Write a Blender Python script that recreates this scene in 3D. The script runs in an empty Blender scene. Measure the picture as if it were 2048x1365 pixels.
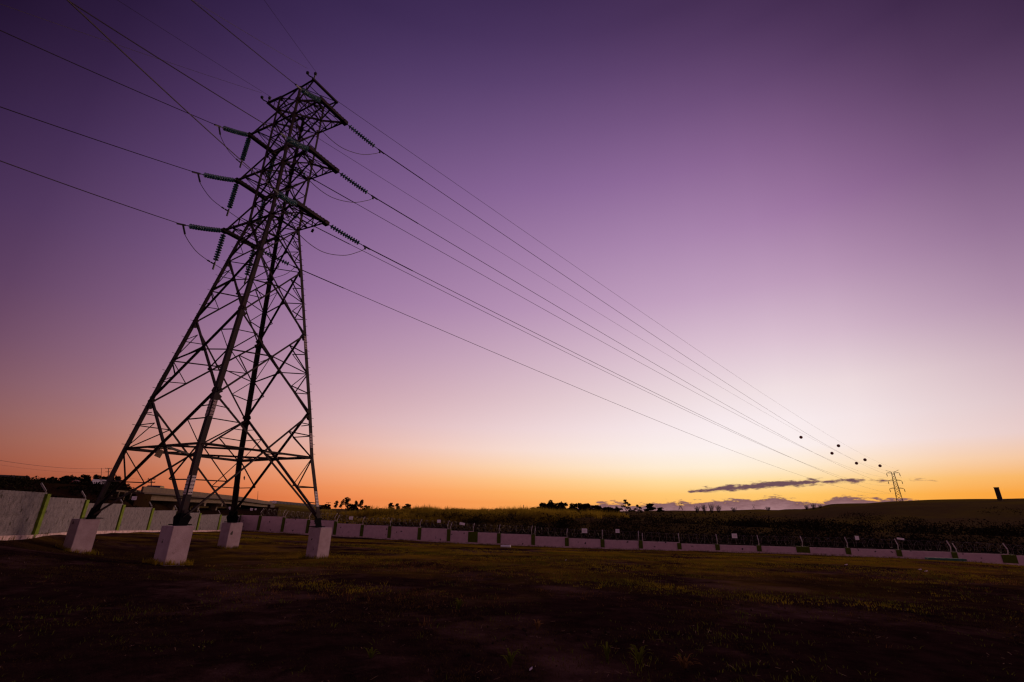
import bpy, bmesh, math, random
import numpy as np
from mathutils import Vector, Matrix
random.seed(7); RNG = np.random.default_rng(11)
SC = bpy.context.scene
COL = SC.collection

# ------------------------------------------------------------------ camera
FPX, PITCH, ROLL, CZ = 934.84, math.radians(20.0867), math.radians(-1.1125), 1.65
cam_d = bpy.data.cameras.new('camera'); cam = bpy.data.objects.new('camera', cam_d); COL.objects.link(cam)
cam_d.sensor_width = 36.0; cam_d.lens = FPX * 36.0 / 2048.0; cam_d.clip_start = 0.1; cam_d.clip_end = 20000
cam.matrix_world = Matrix.Translation((0, 0, CZ)) @ Matrix.Rotation(math.pi / 2 + PITCH, 4, 'X') @ Matrix.Rotation(-ROLL, 4, 'Z')
SC.camera = cam

# ------------------------------------------------------------------ sky: colour by compass direction and elevation, after sunset
ELS= [0, 1, 2.2, 3.5, 5, 7, 9.5, 13, 18, 24, 31, 38, 44, 49, 53, 57, 65, 90]
AZS= [-58, -50, -42, -34, -26, -18, -9, 0, 9, 17, 24, 31, 37, 43, 50, 58]
SKY= [[(0.1284, 0.0239, 0.0125), (0.1713, 0.0359, 0.0206), (0.2127, 0.0536, 0.0355), (0.2202, 0.0673, 0.0516), (0.2081, 0.0741, 0.0681), (0.1817, 0.0722, 0.0862), (0.1458, 0.0601, 0.0925), (0.1023, 0.0436, 0.0925), (0.0682, 0.0298, 0.0838), (0.0448, 0.0198, 0.0705), (0.0274, 0.012, 0.0467), (0.0143, 0.0061, 0.0259), (0.0106, 0.0046, 0.0208), (0.0124, 0.0055, 0.025), (0.0151, 0.0067, 0.0307), (0.0182, 0.0082, 0.0372), (0.0251, 0.0117, 0.0514), (0.0345, 0.0171, 0.0682)], [(0.173, 0.0325, 0.0148), (0.2166, 0.0454, 0.0231), (0.2646, 0.0656, 0.0388), (0.2808, 0.0843, 0.0579), (0.2723, 0.0974, 0.0797), (0.2472, 0.1014, 0.1063), (0.2081, 0.0919, 0.1237), (0.161, 0.0733, 0.1288), (0.1176, 0.0548, 0.1251), (0.0849, 0.0404, 0.1135), (0.0566, 0.0265, 0.0878), (0.0342, 0.0153, 0.0581), (0.0215, 0.0098, 0.0406), (0.0183, 0.0084, 0.0369), (0.0201, 0.0093, 0.0408), (0.0226, 0.0105, 0.0461), (0.0283, 0.0136, 0.0573), (0.0361, 0.0181, 0.071)], [(0.303, 0.0603, 0.0226), (0.3475, 0.0762, 0.0323), (0.4014, 0.1035, 0.0519), (0.4258, 0.1325, 0.079), (0.4147, 0.1571, 0.1143), (0.3822, 0.1692, 0.1581), (0.3309, 0.1601, 0.1921), (0.2713, 0.1347, 0.2037), (0.2069, 0.103, 0.2007), (0.1536, 0.0769, 0.1831), (0.1055, 0.0521, 0.1506), (0.0683, 0.0323, 0.1082), (0.042, 0.0201, 0.0749), (0.0289, 0.0138, 0.0566), (0.0268, 0.0128, 0.0541), (0.0286, 0.0138, 0.0576), (0.0328, 0.0162, 0.0652), (0.0382, 0.0193, 0.0742)], [(0.5037, 0.1099, 0.0369), (0.5443, 0.1289, 0.0479), (0.5984, 0.1666, 0.0734), (0.6224, 0.2094, 0.1134), (0.6006, 0.2478, 0.1692), (0.5496, 0.2674, 0.2358), (0.4775, 0.2534, 0.2827), (0.3983, 0.2145, 0.2934), (0.3075, 0.1631, 0.2845), (0.2286, 0.1186, 0.2551), (0.1611, 0.0826, 0.2122), (0.1084, 0.0539, 0.1595), (0.0677, 0.034, 0.1137), (0.0439, 0.0219, 0.0811), (0.0335, 0.0165, 0.0661), (0.0338, 0.0168, 0.067), (0.0366, 0.0184, 0.0717), (0.0398, 0.0202, 0.0766)], [(0.697, 0.1705, 0.0543), (0.7272, 0.1891, 0.0646), (0.7783, 0.2375, 0.0946), (0.7957, 0.2952, 0.15), (0.7657, 0.3483, 0.2302), (0.6981, 0.3761, 0.3239), (0.6055, 0.3532, 0.376), (0.5085, 0.2949, 0.3725), (0.3966, 0.2241, 0.3555), (0.2954, 0.1589, 0.3163), (0.215, 0.1134, 0.263), (0.1481, 0.076, 0.204), (0.0943, 0.0491, 0.1487), (0.0616, 0.0316, 0.1073), (0.0414, 0.0209, 0.0787), (0.0378, 0.019, 0.0734), (0.0394, 0.0199, 0.076), (0.0413, 0.0209, 0.0785)], [(0.8312, 0.2313, 0.0697), (0.8492, 0.2455, 0.0772), (0.8971, 0.3051, 0.1104), (0.9073, 0.3786, 0.1814), (0.879, 0.4492, 0.2891), (0.8089, 0.4871, 0.4191), (0.7046, 0.4517, 0.4689), (0.5964, 0.3723, 0.4417), (0.4723, 0.2844, 0.4143), (0.3547, 0.1988, 0.3676), (0.2639, 0.1431, 0.3053), (0.184, 0.0961, 0.2416), (0.1201, 0.0633, 0.1783), (0.0787, 0.0409, 0.1303), (0.0516, 0.0263, 0.0934), (0.0408, 0.0206, 0.0777), (0.0417, 0.0211, 0.0789), (0.0431, 0.0217, 0.0805)], [(0.9103, 0.2905, 0.08), (0.9185, 0.2985, 0.0841), (0.9607, 0.3707, 0.1218), (0.9656, 0.4615, 0.2081), (0.9446, 0.5529, 0.3486), (0.8846, 0.5988, 0.5218), (0.7821, 0.5474, 0.5615), (0.6691, 0.4506, 0.5102), (0.5389, 0.3456, 0.4684), (0.4099, 0.2406, 0.4129), (0.3077, 0.172, 0.3435), (0.2153, 0.1137, 0.274), (0.1433, 0.0755, 0.2025), (0.0933, 0.0485, 0.1477), (0.0621, 0.0316, 0.107), (0.0435, 0.0219, 0.0807), (0.044, 0.0221, 0.0812), (0.0449, 0.0225, 0.0821)], [(0.9556, 0.3529, 0.0888), (0.9581, 0.3557, 0.0902), (0.989, 0.4394, 0.1352), (0.9906, 0.5469, 0.2413), (0.9777, 0.6567, 0.4254), (0.9305, 0.7022, 0.6269), (0.8417, 0.6374, 0.6506), (0.7309, 0.5298, 0.58), (0.5988, 0.4078, 0.5224), (0.46, 0.2825, 0.4545), (0.3458, 0.199, 0.3777), (0.2408, 0.1282, 0.2994), (0.1612, 0.0845, 0.2192), (0.1039, 0.0536, 0.158), (0.0693, 0.035, 0.1145), (0.0461, 0.0229, 0.0824), (0.0462, 0.023, 0.0826), (0.0465, 0.0231, 0.083)], [(0.9815, 0.4203, 0.1008), (0.9818, 0.4204, 0.1009), (0.9983, 0.5119, 0.1555), (0.9986, 0.6332, 0.2908), (0.9921, 0.7529, 0.531), (0.9547, 0.7874, 0.7283), (0.8864, 0.7191, 0.7349), (0.7825, 0.6059, 0.6484), (0.6522, 0.4676, 0.5756), (0.5021, 0.3199, 0.4914), (0.376, 0.2214, 0.4048), (0.2588, 0.1381, 0.3148), (0.1715, 0.089, 0.2264), (0.1094, 0.0556, 0.1604), (0.0714, 0.0355, 0.1138), (0.0483, 0.0237, 0.0827), (0.0481, 0.0236, 0.0828), (0.0477, 0.0235, 0.0829)], [(0.9945, 0.4787, 0.1108), (0.9945, 0.4785, 0.1109), (1.0, 0.5726, 0.1734), (1.0, 0.7046, 0.3396), (0.9976, 0.827, 0.6335), (0.9675, 0.8491, 0.8129), (0.9196, 0.7871, 0.8073), (0.8242, 0.6721, 0.7086), (0.695, 0.5161, 0.6207), (0.5322, 0.3469, 0.5185), (0.3946, 0.2345, 0.4208), (0.2677, 0.1422, 0.3187), (0.1733, 0.0887, 0.2239), (0.1092, 0.0544, 0.1552), (0.0688, 0.0336, 0.1064), (0.0506, 0.0244, 0.0827), (0.05, 0.0242, 0.0826), (0.049, 0.0239, 0.0825)], [(0.9992, 0.504, 0.1069), (0.9992, 0.5044, 0.1074), (1.0, 0.5946, 0.1698), (1.0, 0.7325, 0.3513), (0.9995, 0.857, 0.6737), (0.9753, 0.8794, 0.8594), (0.9422, 0.8309, 0.8516), (0.8569, 0.7207, 0.75), (0.7189, 0.5415, 0.6457), (0.544, 0.357, 0.5276), (0.3954, 0.2323, 0.4197), (0.2647, 0.1388, 0.3089), (0.1658, 0.0835, 0.2114), (0.1023, 0.0499, 0.1424), (0.0634, 0.0303, 0.0959), (0.0531, 0.0252, 0.0829), (0.0522, 0.0249, 0.0827), (0.0504, 0.0243, 0.0824)], [(0.9985, 0.4822, 0.0862), (0.9988, 0.4838, 0.087), (0.9989, 0.5635, 0.1393), (0.9982, 0.6999, 0.3104), (0.9968, 0.8278, 0.6279), (0.9732, 0.8663, 0.8491), (0.9466, 0.8361, 0.8504), (0.8733, 0.739, 0.7603), (0.7139, 0.5345, 0.6414), (0.5321, 0.3459, 0.5135), (0.3744, 0.2122, 0.3976), (0.2468, 0.1268, 0.2838), (0.1484, 0.0733, 0.1885), (0.0881, 0.0421, 0.1221), (0.0578, 0.027, 0.0861), (0.0545, 0.0255, 0.0823), (0.0541, 0.0255, 0.0828), (0.0521, 0.0249, 0.0827)], [(0.9879, 0.4198, 0.0592), (0.9892, 0.4226, 0.06), (0.9901, 0.4883, 0.0965), (0.9875, 0.6139, 0.2352), (0.98, 0.741, 0.5201), (0.9436, 0.7976, 0.7728), (0.9089, 0.7791, 0.7877), (0.8415, 0.6962, 0.7186), (0.6645, 0.4842, 0.5974), (0.49, 0.3108, 0.4727), (0.3326, 0.1795, 0.3549), (0.2132, 0.1071, 0.2447), (0.1218, 0.0589, 0.1559), (0.0698, 0.0325, 0.0982), (0.0534, 0.0245, 0.0788), (0.0537, 0.0247, 0.0795), (0.0546, 0.0254, 0.0817), (0.0538, 0.0254, 0.0831)], [(0.9608, 0.345, 0.0376), (0.9626, 0.3476, 0.0382), (0.9667, 0.4, 0.0598), (0.9625, 0.5096, 0.1608), (0.9428, 0.6274, 0.403), (0.8749, 0.6845, 0.6556), (0.8167, 0.6582, 0.6712), (0.7374, 0.5767, 0.6185), (0.5617, 0.3883, 0.5103), (0.4093, 0.2494, 0.4006), (0.2676, 0.1386, 0.2892), (0.1623, 0.0799, 0.1899), (0.0875, 0.0412, 0.1151), (0.053, 0.024, 0.0768), (0.0488, 0.022, 0.0721), (0.0504, 0.0228, 0.0744), (0.0532, 0.0244, 0.0786), (0.0549, 0.0257, 0.083)], [(0.9277, 0.2917, 0.0259), (0.9289, 0.293, 0.0261), (0.9377, 0.338, 0.0388), (0.9336, 0.438, 0.1191), (0.897, 0.5437, 0.3403), (0.7904, 0.5782, 0.5606), (0.7117, 0.5323, 0.5579), (0.603, 0.4341, 0.5066), (0.4389, 0.2815, 0.4099), (0.305, 0.1758, 0.3109), (0.1846, 0.0934, 0.2069), (0.1004, 0.0484, 0.1236), (0.053, 0.0241, 0.0741), (0.0401, 0.0177, 0.0601), (0.0422, 0.0187, 0.0632), (0.0451, 0.0201, 0.067), (0.0505, 0.0228, 0.0745), (0.0549, 0.0255, 0.0817)], [(0.9081, 0.2707, 0.0219), (0.9084, 0.271, 0.022), (0.9208, 0.315, 0.0317), (0.9169, 0.415, 0.111), (0.8661, 0.5136, 0.3372), (0.7346, 0.5228, 0.5215), (0.6507, 0.4641, 0.4999), (0.5153, 0.3464, 0.4413), (0.3584, 0.2155, 0.3458), (0.2284, 0.1245, 0.2463), (0.1204, 0.0602, 0.1444), (0.0545, 0.0255, 0.0734), (0.0315, 0.0137, 0.0482), (0.0322, 0.0139, 0.0497), (0.0362, 0.0158, 0.0552), (0.0403, 0.0177, 0.0606), (0.0483, 0.0216, 0.0714), (0.0543, 0.025, 0.0801)]]
def build_world():
    w = bpy.data.worlds.new('World'); SC.world = w; w.use_nodes = True
    nt = w.node_tree; N = nt.nodes; L = nt.links
    for n in list(N): N.remove(n)
    out = N.new('ShaderNodeOutputWorld'); bg = N.new('ShaderNodeBackground'); L.new(bg.outputs[0], out.inputs[0])
    tc = N.new('ShaderNodeTexCoord'); sep = N.new('ShaderNodeSeparateXYZ'); L.new(tc.outputs['Generated'], sep.inputs[0])
    def M(op, a, b=None, c=None, clamp=False):
        m = N.new('ShaderNodeMath'); m.operation = op; m.use_clamp = clamp
        for i, v in enumerate((a, b, c)):
            if v is None: continue
            if isinstance(v, (int, float)): m.inputs[i].default_value = v
            else: L.new(v, m.inputs[i])
        return m.outputs[0]
    el = M('MULTIPLY', M('ARCSINE', sep.outputs[2]), 180 / math.pi)        # degrees
    az = M('MULTIPLY', M('ARCTAN2', sep.outputs[0], sep.outputs[1]), 180 / math.pi)
    # elevation is stretched near the horizon, where the colours change fastest
    ef = M('POWER', M('DIVIDE', M('MAXIMUM', el, 0.0), 90.0), 0.5)
    def ramp(cols):
        r = N.new('ShaderNodeValToRGB'); L.new(ef, r.inputs[0]); e = r.color_ramp
        e.interpolation = 'B_SPLINE' if False else 'LINEAR'
        for k, c in enumerate(cols):
            p = (ELS[k] / 90.0) ** 0.5
            q = e.elements[0] if k == 0 else (e.elements[1] if k == 1 else e.elements.new(p))
            q.position = p; q.color = (c[0], c[1], c[2], 1)
        return r.outputs[0]
    dark = []
    for k, e_ in enumerate(ELS):
        t = min(1, e_ / 40.0)
        dark.append((0.52 * (1 - t) + .04 * t, 0.29 * (1 - t) + .018 * t, 0.36 * (1 - t) + .05 * t))
    mid = [tuple(0.55 * a + 0.45 * b for a, b in zip(x, y)) for x, y in zip(SKY[0], dark)]
    midr = [tuple(0.55 * a + 0.45 * b for a, b in zip(x, y)) for x, y in zip(SKY[-1], dark)]
    cols = [dark, mid] + SKY + [midr, dark]
    azs = [-150, -90] + AZS + [90, 150]
    cur = ramp(cols[0])
    for k in range(1, len(cols)):
        f = N.new('ShaderNodeMapRange'); f.interpolation_type = 'LINEAR'; f.clamp = True
        L.new(az, f.inputs[0]); f.inputs[1].default_value = azs[k - 1]; f.inputs[2].default_value = azs[k]
        mx = N.new('ShaderNodeMix'); mx.data_type = 'RGBA'; L.new(f.outputs[0], mx.inputs[0])
        L.new(cur, mx.inputs[6]); L.new(ramp(cols[k]), mx.inputs[7]); cur = mx.outputs[2]
    # low cloud banks over the sunset
    def curve(pts, y0, y1):                                                # value as a function of azimuth
        u = N.new('ShaderNodeMapRange'); L.new(az, u.inputs[0]); u.inputs[1].default_value = 0; u.inputs[2].default_value = 50; u.clamp = True
        fc = N.new('ShaderNodeFloatCurve'); L.new(u.outputs[0], fc.inputs['Value']); c = fc.mapping.curves[0]
        fc.mapping.use_clip = False
        for k, (a, v) in enumerate(pts):
            x, y = a / 50.0, (v - y0) / (y1 - y0)
            if k < 2: c.points[k].location = (x, y); pt = c.points[k]
            else: pt = c.points.new(x, y)
            pt.handle_type = 'VECTOR'
        fc.mapping.update()
        return M('ADD', M('MULTIPLY', fc.outputs[0], y1 - y0), y0)
    vec = N.new('ShaderNodeCombineXYZ'); L.new(M('MULTIPLY', az, 0.62), vec.inputs[0]); L.new(M('MULTIPLY', el, 2.0), vec.inputs[1])
    n1 = N.new('ShaderNodeTexNoise'); L.new(vec.outputs[0], n1.inputs['Vector']); n1.inputs['Scale'].default_value = 1.3; n1.inputs['Detail'].default_value = 6; n1.inputs['Roughness'].default_value = 0.62
    nz = M('SUBTRACT', n1.outputs['Fac'], 0.5)
    def cloud(cur, top, bot, amp_t, amp_b, soft, c_top, c_bot, opac):
        dt = M('ADD', M('SUBTRACT', top, el), M('MULTIPLY', nz, amp_t))
        db = M('ADD', M('SUBTRACT', el, bot), M('MULTIPLY', nz, amp_b))
        d = M('MINIMUM', dt, db)
        f = N.new('ShaderNodeMapRange'); f.interpolation_type = 'SMOOTHSTEP'; L.new(d, f.inputs[0]); f.inputs[1].default_value = 0.0; f.inputs[2].default_value = soft
        fac = M('MULTIPLY', f.outputs[0], opac)
        h = N.new('ShaderNodeMapRange'); L.new(M('ADD', dt, M('MULTIPLY', nz, 0.5)), h.inputs[0]); h.inputs[1].default_value = 0.0; h.inputs[2].default_value = 1.3
        cm = N.new('ShaderNodeMix'); cm.data_type = 'RGBA'; L.new(h.outputs[0], cm.inputs[0]); cm.inputs[6].default_value = c_top + (1,); cm.inputs[7].default_value = c_bot + (1,)
        mx = N.new('ShaderNodeMix'); mx.data_type = 'RGBA'; L.new(fac, mx.inputs[0]); L.new(cur, mx.inputs[6]); L.new(cm.outputs[2], mx.inputs[7])
        return mx.outputs[2]
    top = curve(LOW_TOP, -2, 6); bot = curve([(0, -2), (50, -2)], -4, 6)
    cur = cloud(cur, top, bot, 1.9, 0.0, 0.30, (.155, .068, .085), (.33, .175, .20), 0.97)
    cur = cloud(cur, curve(UP_TOP, -2, 6), curve(UP_BOT, -2, 6), 1.5, 1.2, 0.34, (.135, .062, .09), (.105, .05, .08), 0.97)
    L.new(cur, bg.inputs[0]); bg.inputs[1].default_value = 1.0
# azimuth, elevation (degrees) of the edges of the two banks
LOW_TOP = [(0, -1.5), (4, -1), (7, .55), (8.5, 1.0), (12, 1.4), (14, 1.1), (15.5, 1.25), (18, 1.4), (21, 1.5), (25, 1.75), (28.5, 2.1), (31, 1.6), (32, 1.45), (33.2, 1.95), (34.3, 2.15), (36.5, 1.9), (38, 1.85), (41, 1.5), (43, -1), (50, -1)]
UP_TOP = [(0, -1.5), (19, -1), (20, 2.6), (22, 2.95), (24, 3.2), (27, 3.55), (30, 3.68), (33, 3.7), (36, 3.75), (38, 3.5), (38.8, 2.9), (39.2, 3.4), (40.6, 3.6), (41.6, 3.1), (43, -1), (50, -1)]
UP_BOT = [(0, 3), (19, 3.2), (20, 2.35), (22, 2.3), (24, 2.35), (27, 2.6), (30, 2.8), (33, 3.0), (36, 3.2), (38, 3.3), (38.8, 3.2), (39.2, 3.3), (40.6, 3.4), (41.6, 3.3), (43, 4), (50, 4)]
build_world()
# the last glow of the sun just under the low cloud, very weak and wide
sun_d = bpy.data.lights.new('sun', 'SUN'); sun_d.energy = 1.3; sun_d.angle = math.radians(28); sun_d.color = (1.0, .62, .46)
sun = bpy.data.objects.new('sun', sun_d); COL.objects.link(sun)
SAZ, SEL = math.radians(46), math.radians(15)
sun.rotation_euler = Vector((-math.sin(SAZ) * math.cos(SEL), -math.cos(SAZ) * math.cos(SEL), -math.sin(SEL))).to_track_quat('-Z', 'Y').to_euler()
SC.view_settings.view_transform = 'Standard'; SC.view_settings.look = 'None'; SC.view_settings.exposure = 0; SC.view_settings.gamma = 1
SC.cycles.max_bounces = 5; SC.cycles.diffuse_bounces = 3; SC.cycles.use_denoising = True
SC.cycles.filter_width = 1.3

# ------------------------------------------------------------------ helpers
def tag(o, label=None, cat=None, group=None, kind=None):
    if label: o['label'] = label
    if cat: o['category'] = cat
    if group: o['group'] = group
    if kind: o['kind'] = kind
    return o
def empty(name, loc, label, cat, group=None, rz=0):
    o = bpy.data.objects.new(name, None); COL.objects.link(o); o.location = loc; o.rotation_euler = (0, 0, rz); o.empty_display_size = .3
    return tag(o, label, cat, group)
def link(name, me, mat, parent=None, smooth=False):
    """A mesh whose vertices are already in world space; parented without moving it."""
    o = bpy.data.objects.new(name, me); COL.objects.link(o)
    if mat is not None: me.materials.append(mat)
    if smooth: me.polygons.foreach_set('use_smooth', [True] * len(me.polygons))
    if parent is not None:
        o.parent = parent; o.matrix_parent_inverse = parent_matrix(parent).inverted()
    return o
def parent_matrix(p):
    m = Matrix.LocRotScale(p.location, p.rotation_euler, p.scale)
    if p.parent is not None: m = parent_matrix(p.parent) @ p.matrix_parent_inverse @ m
    return m
class MB:
    def __init__(s): s.v = []; s.f = []
    def add(s, vs, fs):
        b = len(s.v); s.v += [tuple(x) for x in vs]; s.f += [tuple(b + i for i in f) for f in fs]; return s
    def box(s, c, size, rz=0, R=None):
        c = Vector(c); R = R or Matrix.Rotation(rz, 3, 'Z'); hx, hy, hz = [q / 2 for q in size]
        vs = [c + R @ Vector((sx * hx, sy * hy, sz * hz)) for sz in (-1, 1) for sx, sy in ((-1, -1), (1, -1), (1, 1), (-1, 1))]
        return s.add(vs, [(3, 2, 1, 0), (4, 5, 6, 7), (0, 1, 5, 4), (1, 2, 6, 5), (2, 3, 7, 6), (3, 0, 4, 7)])
    def prism(s, p0, p1, prof, a, b, prof1=None):
        """Extrude the 2-D outline prof (in axes a, b) from p0 to p1."""
        p0, p1 = Vector(p0), Vector(p1); n = len(prof); prof1 = prof1 or prof
        vs = [p0 + a * x + b * y for x, y in prof] + [p1 + a * x + b * y for x, y in prof1]
        return s.add(vs, [(i, (i + 1) % n, n + (i + 1) % n, n + i) for i in range(n)] + [tuple(range(n - 1, -1, -1)), tuple(range(n, 2 * n))])
    def angle(s, p0, p1, w, n=None, t=None):
        """Steel angle bar: one flange flat in the plane whose normal is n, the other along n."""
        p0, p1 = Vector(p0), Vector(p1); d = (p1 - p0)
        if d.length < 1e-4: return s
        d.normalize(); n = Vector(n) if n is not None else Vector((0, 0, 1))
        a = d.cross(n)
        if a.length < 1e-3: a = d.cross(Vector((1, 0, 0)))
        a.normalize(); b = a.cross(d).normalized(); t = t or max(.006, w * .12)
        h = w / 2
        return s.prism(p0, p1, [(-h, 0), (h, 0), (h, t), (-h + t, t), (-h + t, w), (-h, w)], a, b)
    def corner(s, p0, p1, w, a, b, t=None, w1=None):
        """Leg angle: corner on the line p0-p1, flanges going along a and b."""
        t = t or w * .11; w1 = w1 or w
        f = lambda w: [(0, 0), (w, 0), (w, t), (t, t), (t, w), (0, w)]
        return s.prism(p0, p1, f(w), Vector(a), Vector(b), f(w1))
    def tube(s, pts, r, n=6, r1=None):
        pts = [Vector(p) for p in pts]; m = len(pts); base = len(s.v)
        for i, p in enumerate(pts):
            d = (pts[min(i + 1, m - 1)] - pts[max(i - 1, 0)])
            d = d.normalized() if d.length > 1e-9 else Vector((0, 0, 1))
            a = d.cross(Vector((0, 0, 1))); 
            if a.length < 1e-2: a = d.cross(Vector((1, 0, 0)))
            a.normalize(); b = d.cross(a).normalized(); rr = r if r1 is None else r + (r1 - r) * i / (m - 1)
            for k in range(n):
                q = 2 * math.pi * k / n; s.v.append(tuple(p + (a * math.cos(q) + b * math.sin(q)) * rr))
        for i in range(m - 1):
            for k in range(n):
                k2 = (k + 1) % n; s.f.append((base + i * n + k, base + i * n + k2, base + (i + 1) * n + k2, base + (i + 1) * n + k))
        s.f.append(tuple(base + k for k in range(n - 1, -1, -1))); s.f.append(tuple(base + (m - 1) * n + k for k in range(n)))
        return s
    def lathe(s, o, d, prof, n=12):
        """prof: list of (distance along d, radius)."""
        o = Vector(o); d = Vector(d).normalized(); a = d.cross(Vector((0, 0, 1)))
        if a.length < 1e-2: a = d.cross(Vector((1, 0, 0)))
        a.normalize(); b = d.cross(a).normalized(); base = len(s.v)
        for h, r in prof:
            for k in range(n):
                q = 2 * math.pi * k / n; s.v.append(tuple(o + d * h + (a * math.cos(q) + b * math.sin(q)) * max(r, 1e-4)))
        for i in range(len(prof) - 1):
            for k in range(n):
                k2 = (k + 1) % n; s.f.append((base + i * n + k, base + i * n + k2, base + (i + 1) * n + k2, base + (i + 1) * n + k))
        s.f.append(tuple(base + k for k in range(n - 1, -1, -1))); s.f.append(tuple(base + (len(prof) - 1) * n + k for k in range(n)))
        return s
    def mesh(s, name):
        me = bpy.data.meshes.new(name); me.from_pydata(s.v, [], s.f); me.update(); return me
    def build(s, name, mat, parent=None, smooth=False):
        return link(name, s.mesh(name), mat, parent, smooth)
def ray(px, py):
    X = (px - 1024) / FPX; Y = -(py - 682.5) / FPX; c, s_ = math.cos(ROLL), math.sin(ROLL)
    a = X * c + Y * s_; b = -X * s_ + Y * c
    return Vector((a, math.cos(PITCH) - b * math.sin(PITCH), math.sin(PITCH) + b * math.cos(PITCH)))
def at(px, py, D):
    """World point in the photograph's direction (px, py) at plan distance D metres from the photographer."""
    r = ray(px, py); r = r / math.hypot(r.x, r.y); return Vector((r.x * D, r.y * D, CZ + r.z * D))
def pol(az, D, z=0.0):
    a = math.radians(az); return Vector((math.sin(a) * D, math.cos(a) * D, z))

# ------------------------------------------------------------------ materials
def mat(name, base, rough=.8, metal=0, noise=None, bump=None, spec=None, extra=None, emis=None):
    """noise = (scale, second colour, contrast lo, hi); bump = (scale, strength)."""
    m = bpy.data.materials.new(name); m.use_nodes = True; nt = m.node_tree; N = nt.nodes; L = nt.links
    b = N['Principled BSDF']; b.inputs['Base Color'].default_value = tuple(base) + (1,); b.inputs['Roughness'].default_value = rough; b.inputs['Metallic'].default_value = metal
    if spec is not None: b.inputs['Specular IOR Level'].default_value = spec
    tc = N.new('ShaderNodeTexCoord'); cur = None
    if noise:
        n = N.new('ShaderNodeTexNoise'); L.new(tc.outputs['Object'], n.inputs['Vector']); n.inputs['Scale'].default_value = noise[0]; n.inputs['Detail'].default_value = 8; n.inputs['Roughness'].default_value = .6
        r = N.new('ShaderNodeMapRange'); L.new(n.outputs['Fac'], r.inputs[0]); r.inputs[1].default_value = noise[2]; r.inputs[2].default_value = noise[3]
        x = N.new('ShaderNodeMix'); x.data_type = 'RGBA'; L.new(r.outputs[0], x.inputs[0]); x.inputs[6].default_value = tuple(base) + (1,); x.inputs[7].default_value = tuple(noise[1]) + (1,)
        cur = x.outputs[2]; L.new(cur, b.inputs['Base Color'])
    if extra: cur = extra(nt, N, L, tc, b, cur)
    if bump:
        n = N.new('ShaderNodeTexNoise'); L.new(tc.outputs['Object'], n.inputs['Vector']); n.inputs['Scale'].default_value = bump[0]; n.inputs['Detail'].default_value = 6
        p = N.new('ShaderNodeBump'); p.inputs['Strength'].default_value = bump[1]; p.inputs['Distance'].default_value = .05; L.new(n.outputs['Fac'], p.inputs['Height']); L.new(p.outputs[0], b.inputs['Normal'])
    if emis:
        b.inputs['Emission Color'].default_value = tuple(emis[0]) + (1,); b.inputs['Emission Strength'].default_value = emis[1]
    return m
def stains(nt, N, L, tc, b, cur):
    """Dark pits and stains scattered over painted block work."""
    v = N.new('ShaderNodeTexVoronoi'); L.new(tc.outputs['Object'], v.inputs['Vector']); v.inputs['Scale'].default_value = 1.9; v.inputs['Randomness'].default_value = 1
    n = N.new('ShaderNodeTexNoise'); L.new(tc.outputs['Object'], n.inputs['Vector']); n.inputs['Scale'].default_value = 9; n.inputs['Detail'].default_value = 5
    a = N.new('ShaderNodeMath'); a.operation = 'MULTIPLY_ADD'; L.new(n.outputs['Fac'], a.inputs[0]); a.inputs[1].default_value = .55; L.new(v.outputs['Distance'], a.inputs[2])
    r = N.new('ShaderNodeMapRange'); L.new(a.outputs[0], r.inputs[0]); r.inputs[1].default_value = .37; r.inputs[2].default_value = .44
    x = N.new('ShaderNodeMix'); x.data_type = 'RGBA'; L.new(r.outputs[0], x.inputs[0]); x.inputs[6].default_value = (.05, .035, .03, 1); L.new(cur, x.inputs[7]); L.new(x.outputs[2], b.inputs['Base Color'])
    return x.outputs[2]
M_ = {}
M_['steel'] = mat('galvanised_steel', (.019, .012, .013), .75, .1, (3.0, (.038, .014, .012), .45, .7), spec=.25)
M_['steel_pale'] = mat('new_galvanised_plate', (.50, .42, .40), .6, .2, (14, (.30, .24, .23), .45, .7))
M_['plate_dull'] = mat('weathered_plate', (.30, .22, .22), .6, .3, (14, (.16, .11, .11), .45, .7))
M_['bolt'] = mat('bolt_steel', (.02, .018, .018), .5, .6)
M_['boot'] = mat('bitumen_paint', (.004, .004, .005), .9, spec=.05)
M_['glass'] = mat('toughened_glass', (.10, .27, .28), .08, 0, spec=.9)
M_['glass'].node_tree.nodes['Principled BSDF'].inputs['Transmission Weight'].default_value = .55
M_['cap'] = mat('cast_iron_cap', (.02, .02, .022), .5, .5)
M_['cable'] = mat('aluminium_cable', (.035, .022, .03), .6, .4)
M_['footing'] = mat('painted_concrete', (.44, .32, .35), .85, 0, (3.5, (.34, .23, .25), .35, .7), (30, .25), extra=stains)
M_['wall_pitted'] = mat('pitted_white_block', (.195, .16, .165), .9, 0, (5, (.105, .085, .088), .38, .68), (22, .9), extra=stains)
M_['wall_white'] = mat('painted_white_block', (.64, .43, .46), .9, 0, (3, (.50, .32, .35), .3, .75), (25, .3), extra=stains)
M_['beam'] = mat('concrete_plinth', (.60, .42, .40), .9, 0, (4, (.34, .22, .20), .4, .65), (18, .5))
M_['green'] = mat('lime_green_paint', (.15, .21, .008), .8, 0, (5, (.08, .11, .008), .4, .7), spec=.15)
M_['green_dark'] = mat('dark_green_paint', (.075, .10, .004), .85, 0, (6, (.04, .055, .004), .4, .75), spec=.1)  # darker green tone for the far wall's pilasters
M_['bracket'] = mat('white_painted_angle', (.60, .52, .47), .5, .2)
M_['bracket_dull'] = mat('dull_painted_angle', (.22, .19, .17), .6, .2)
M_['wire'] = mat('razor_wire_steel', (.16, .125, .11), .5, .3)
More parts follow.
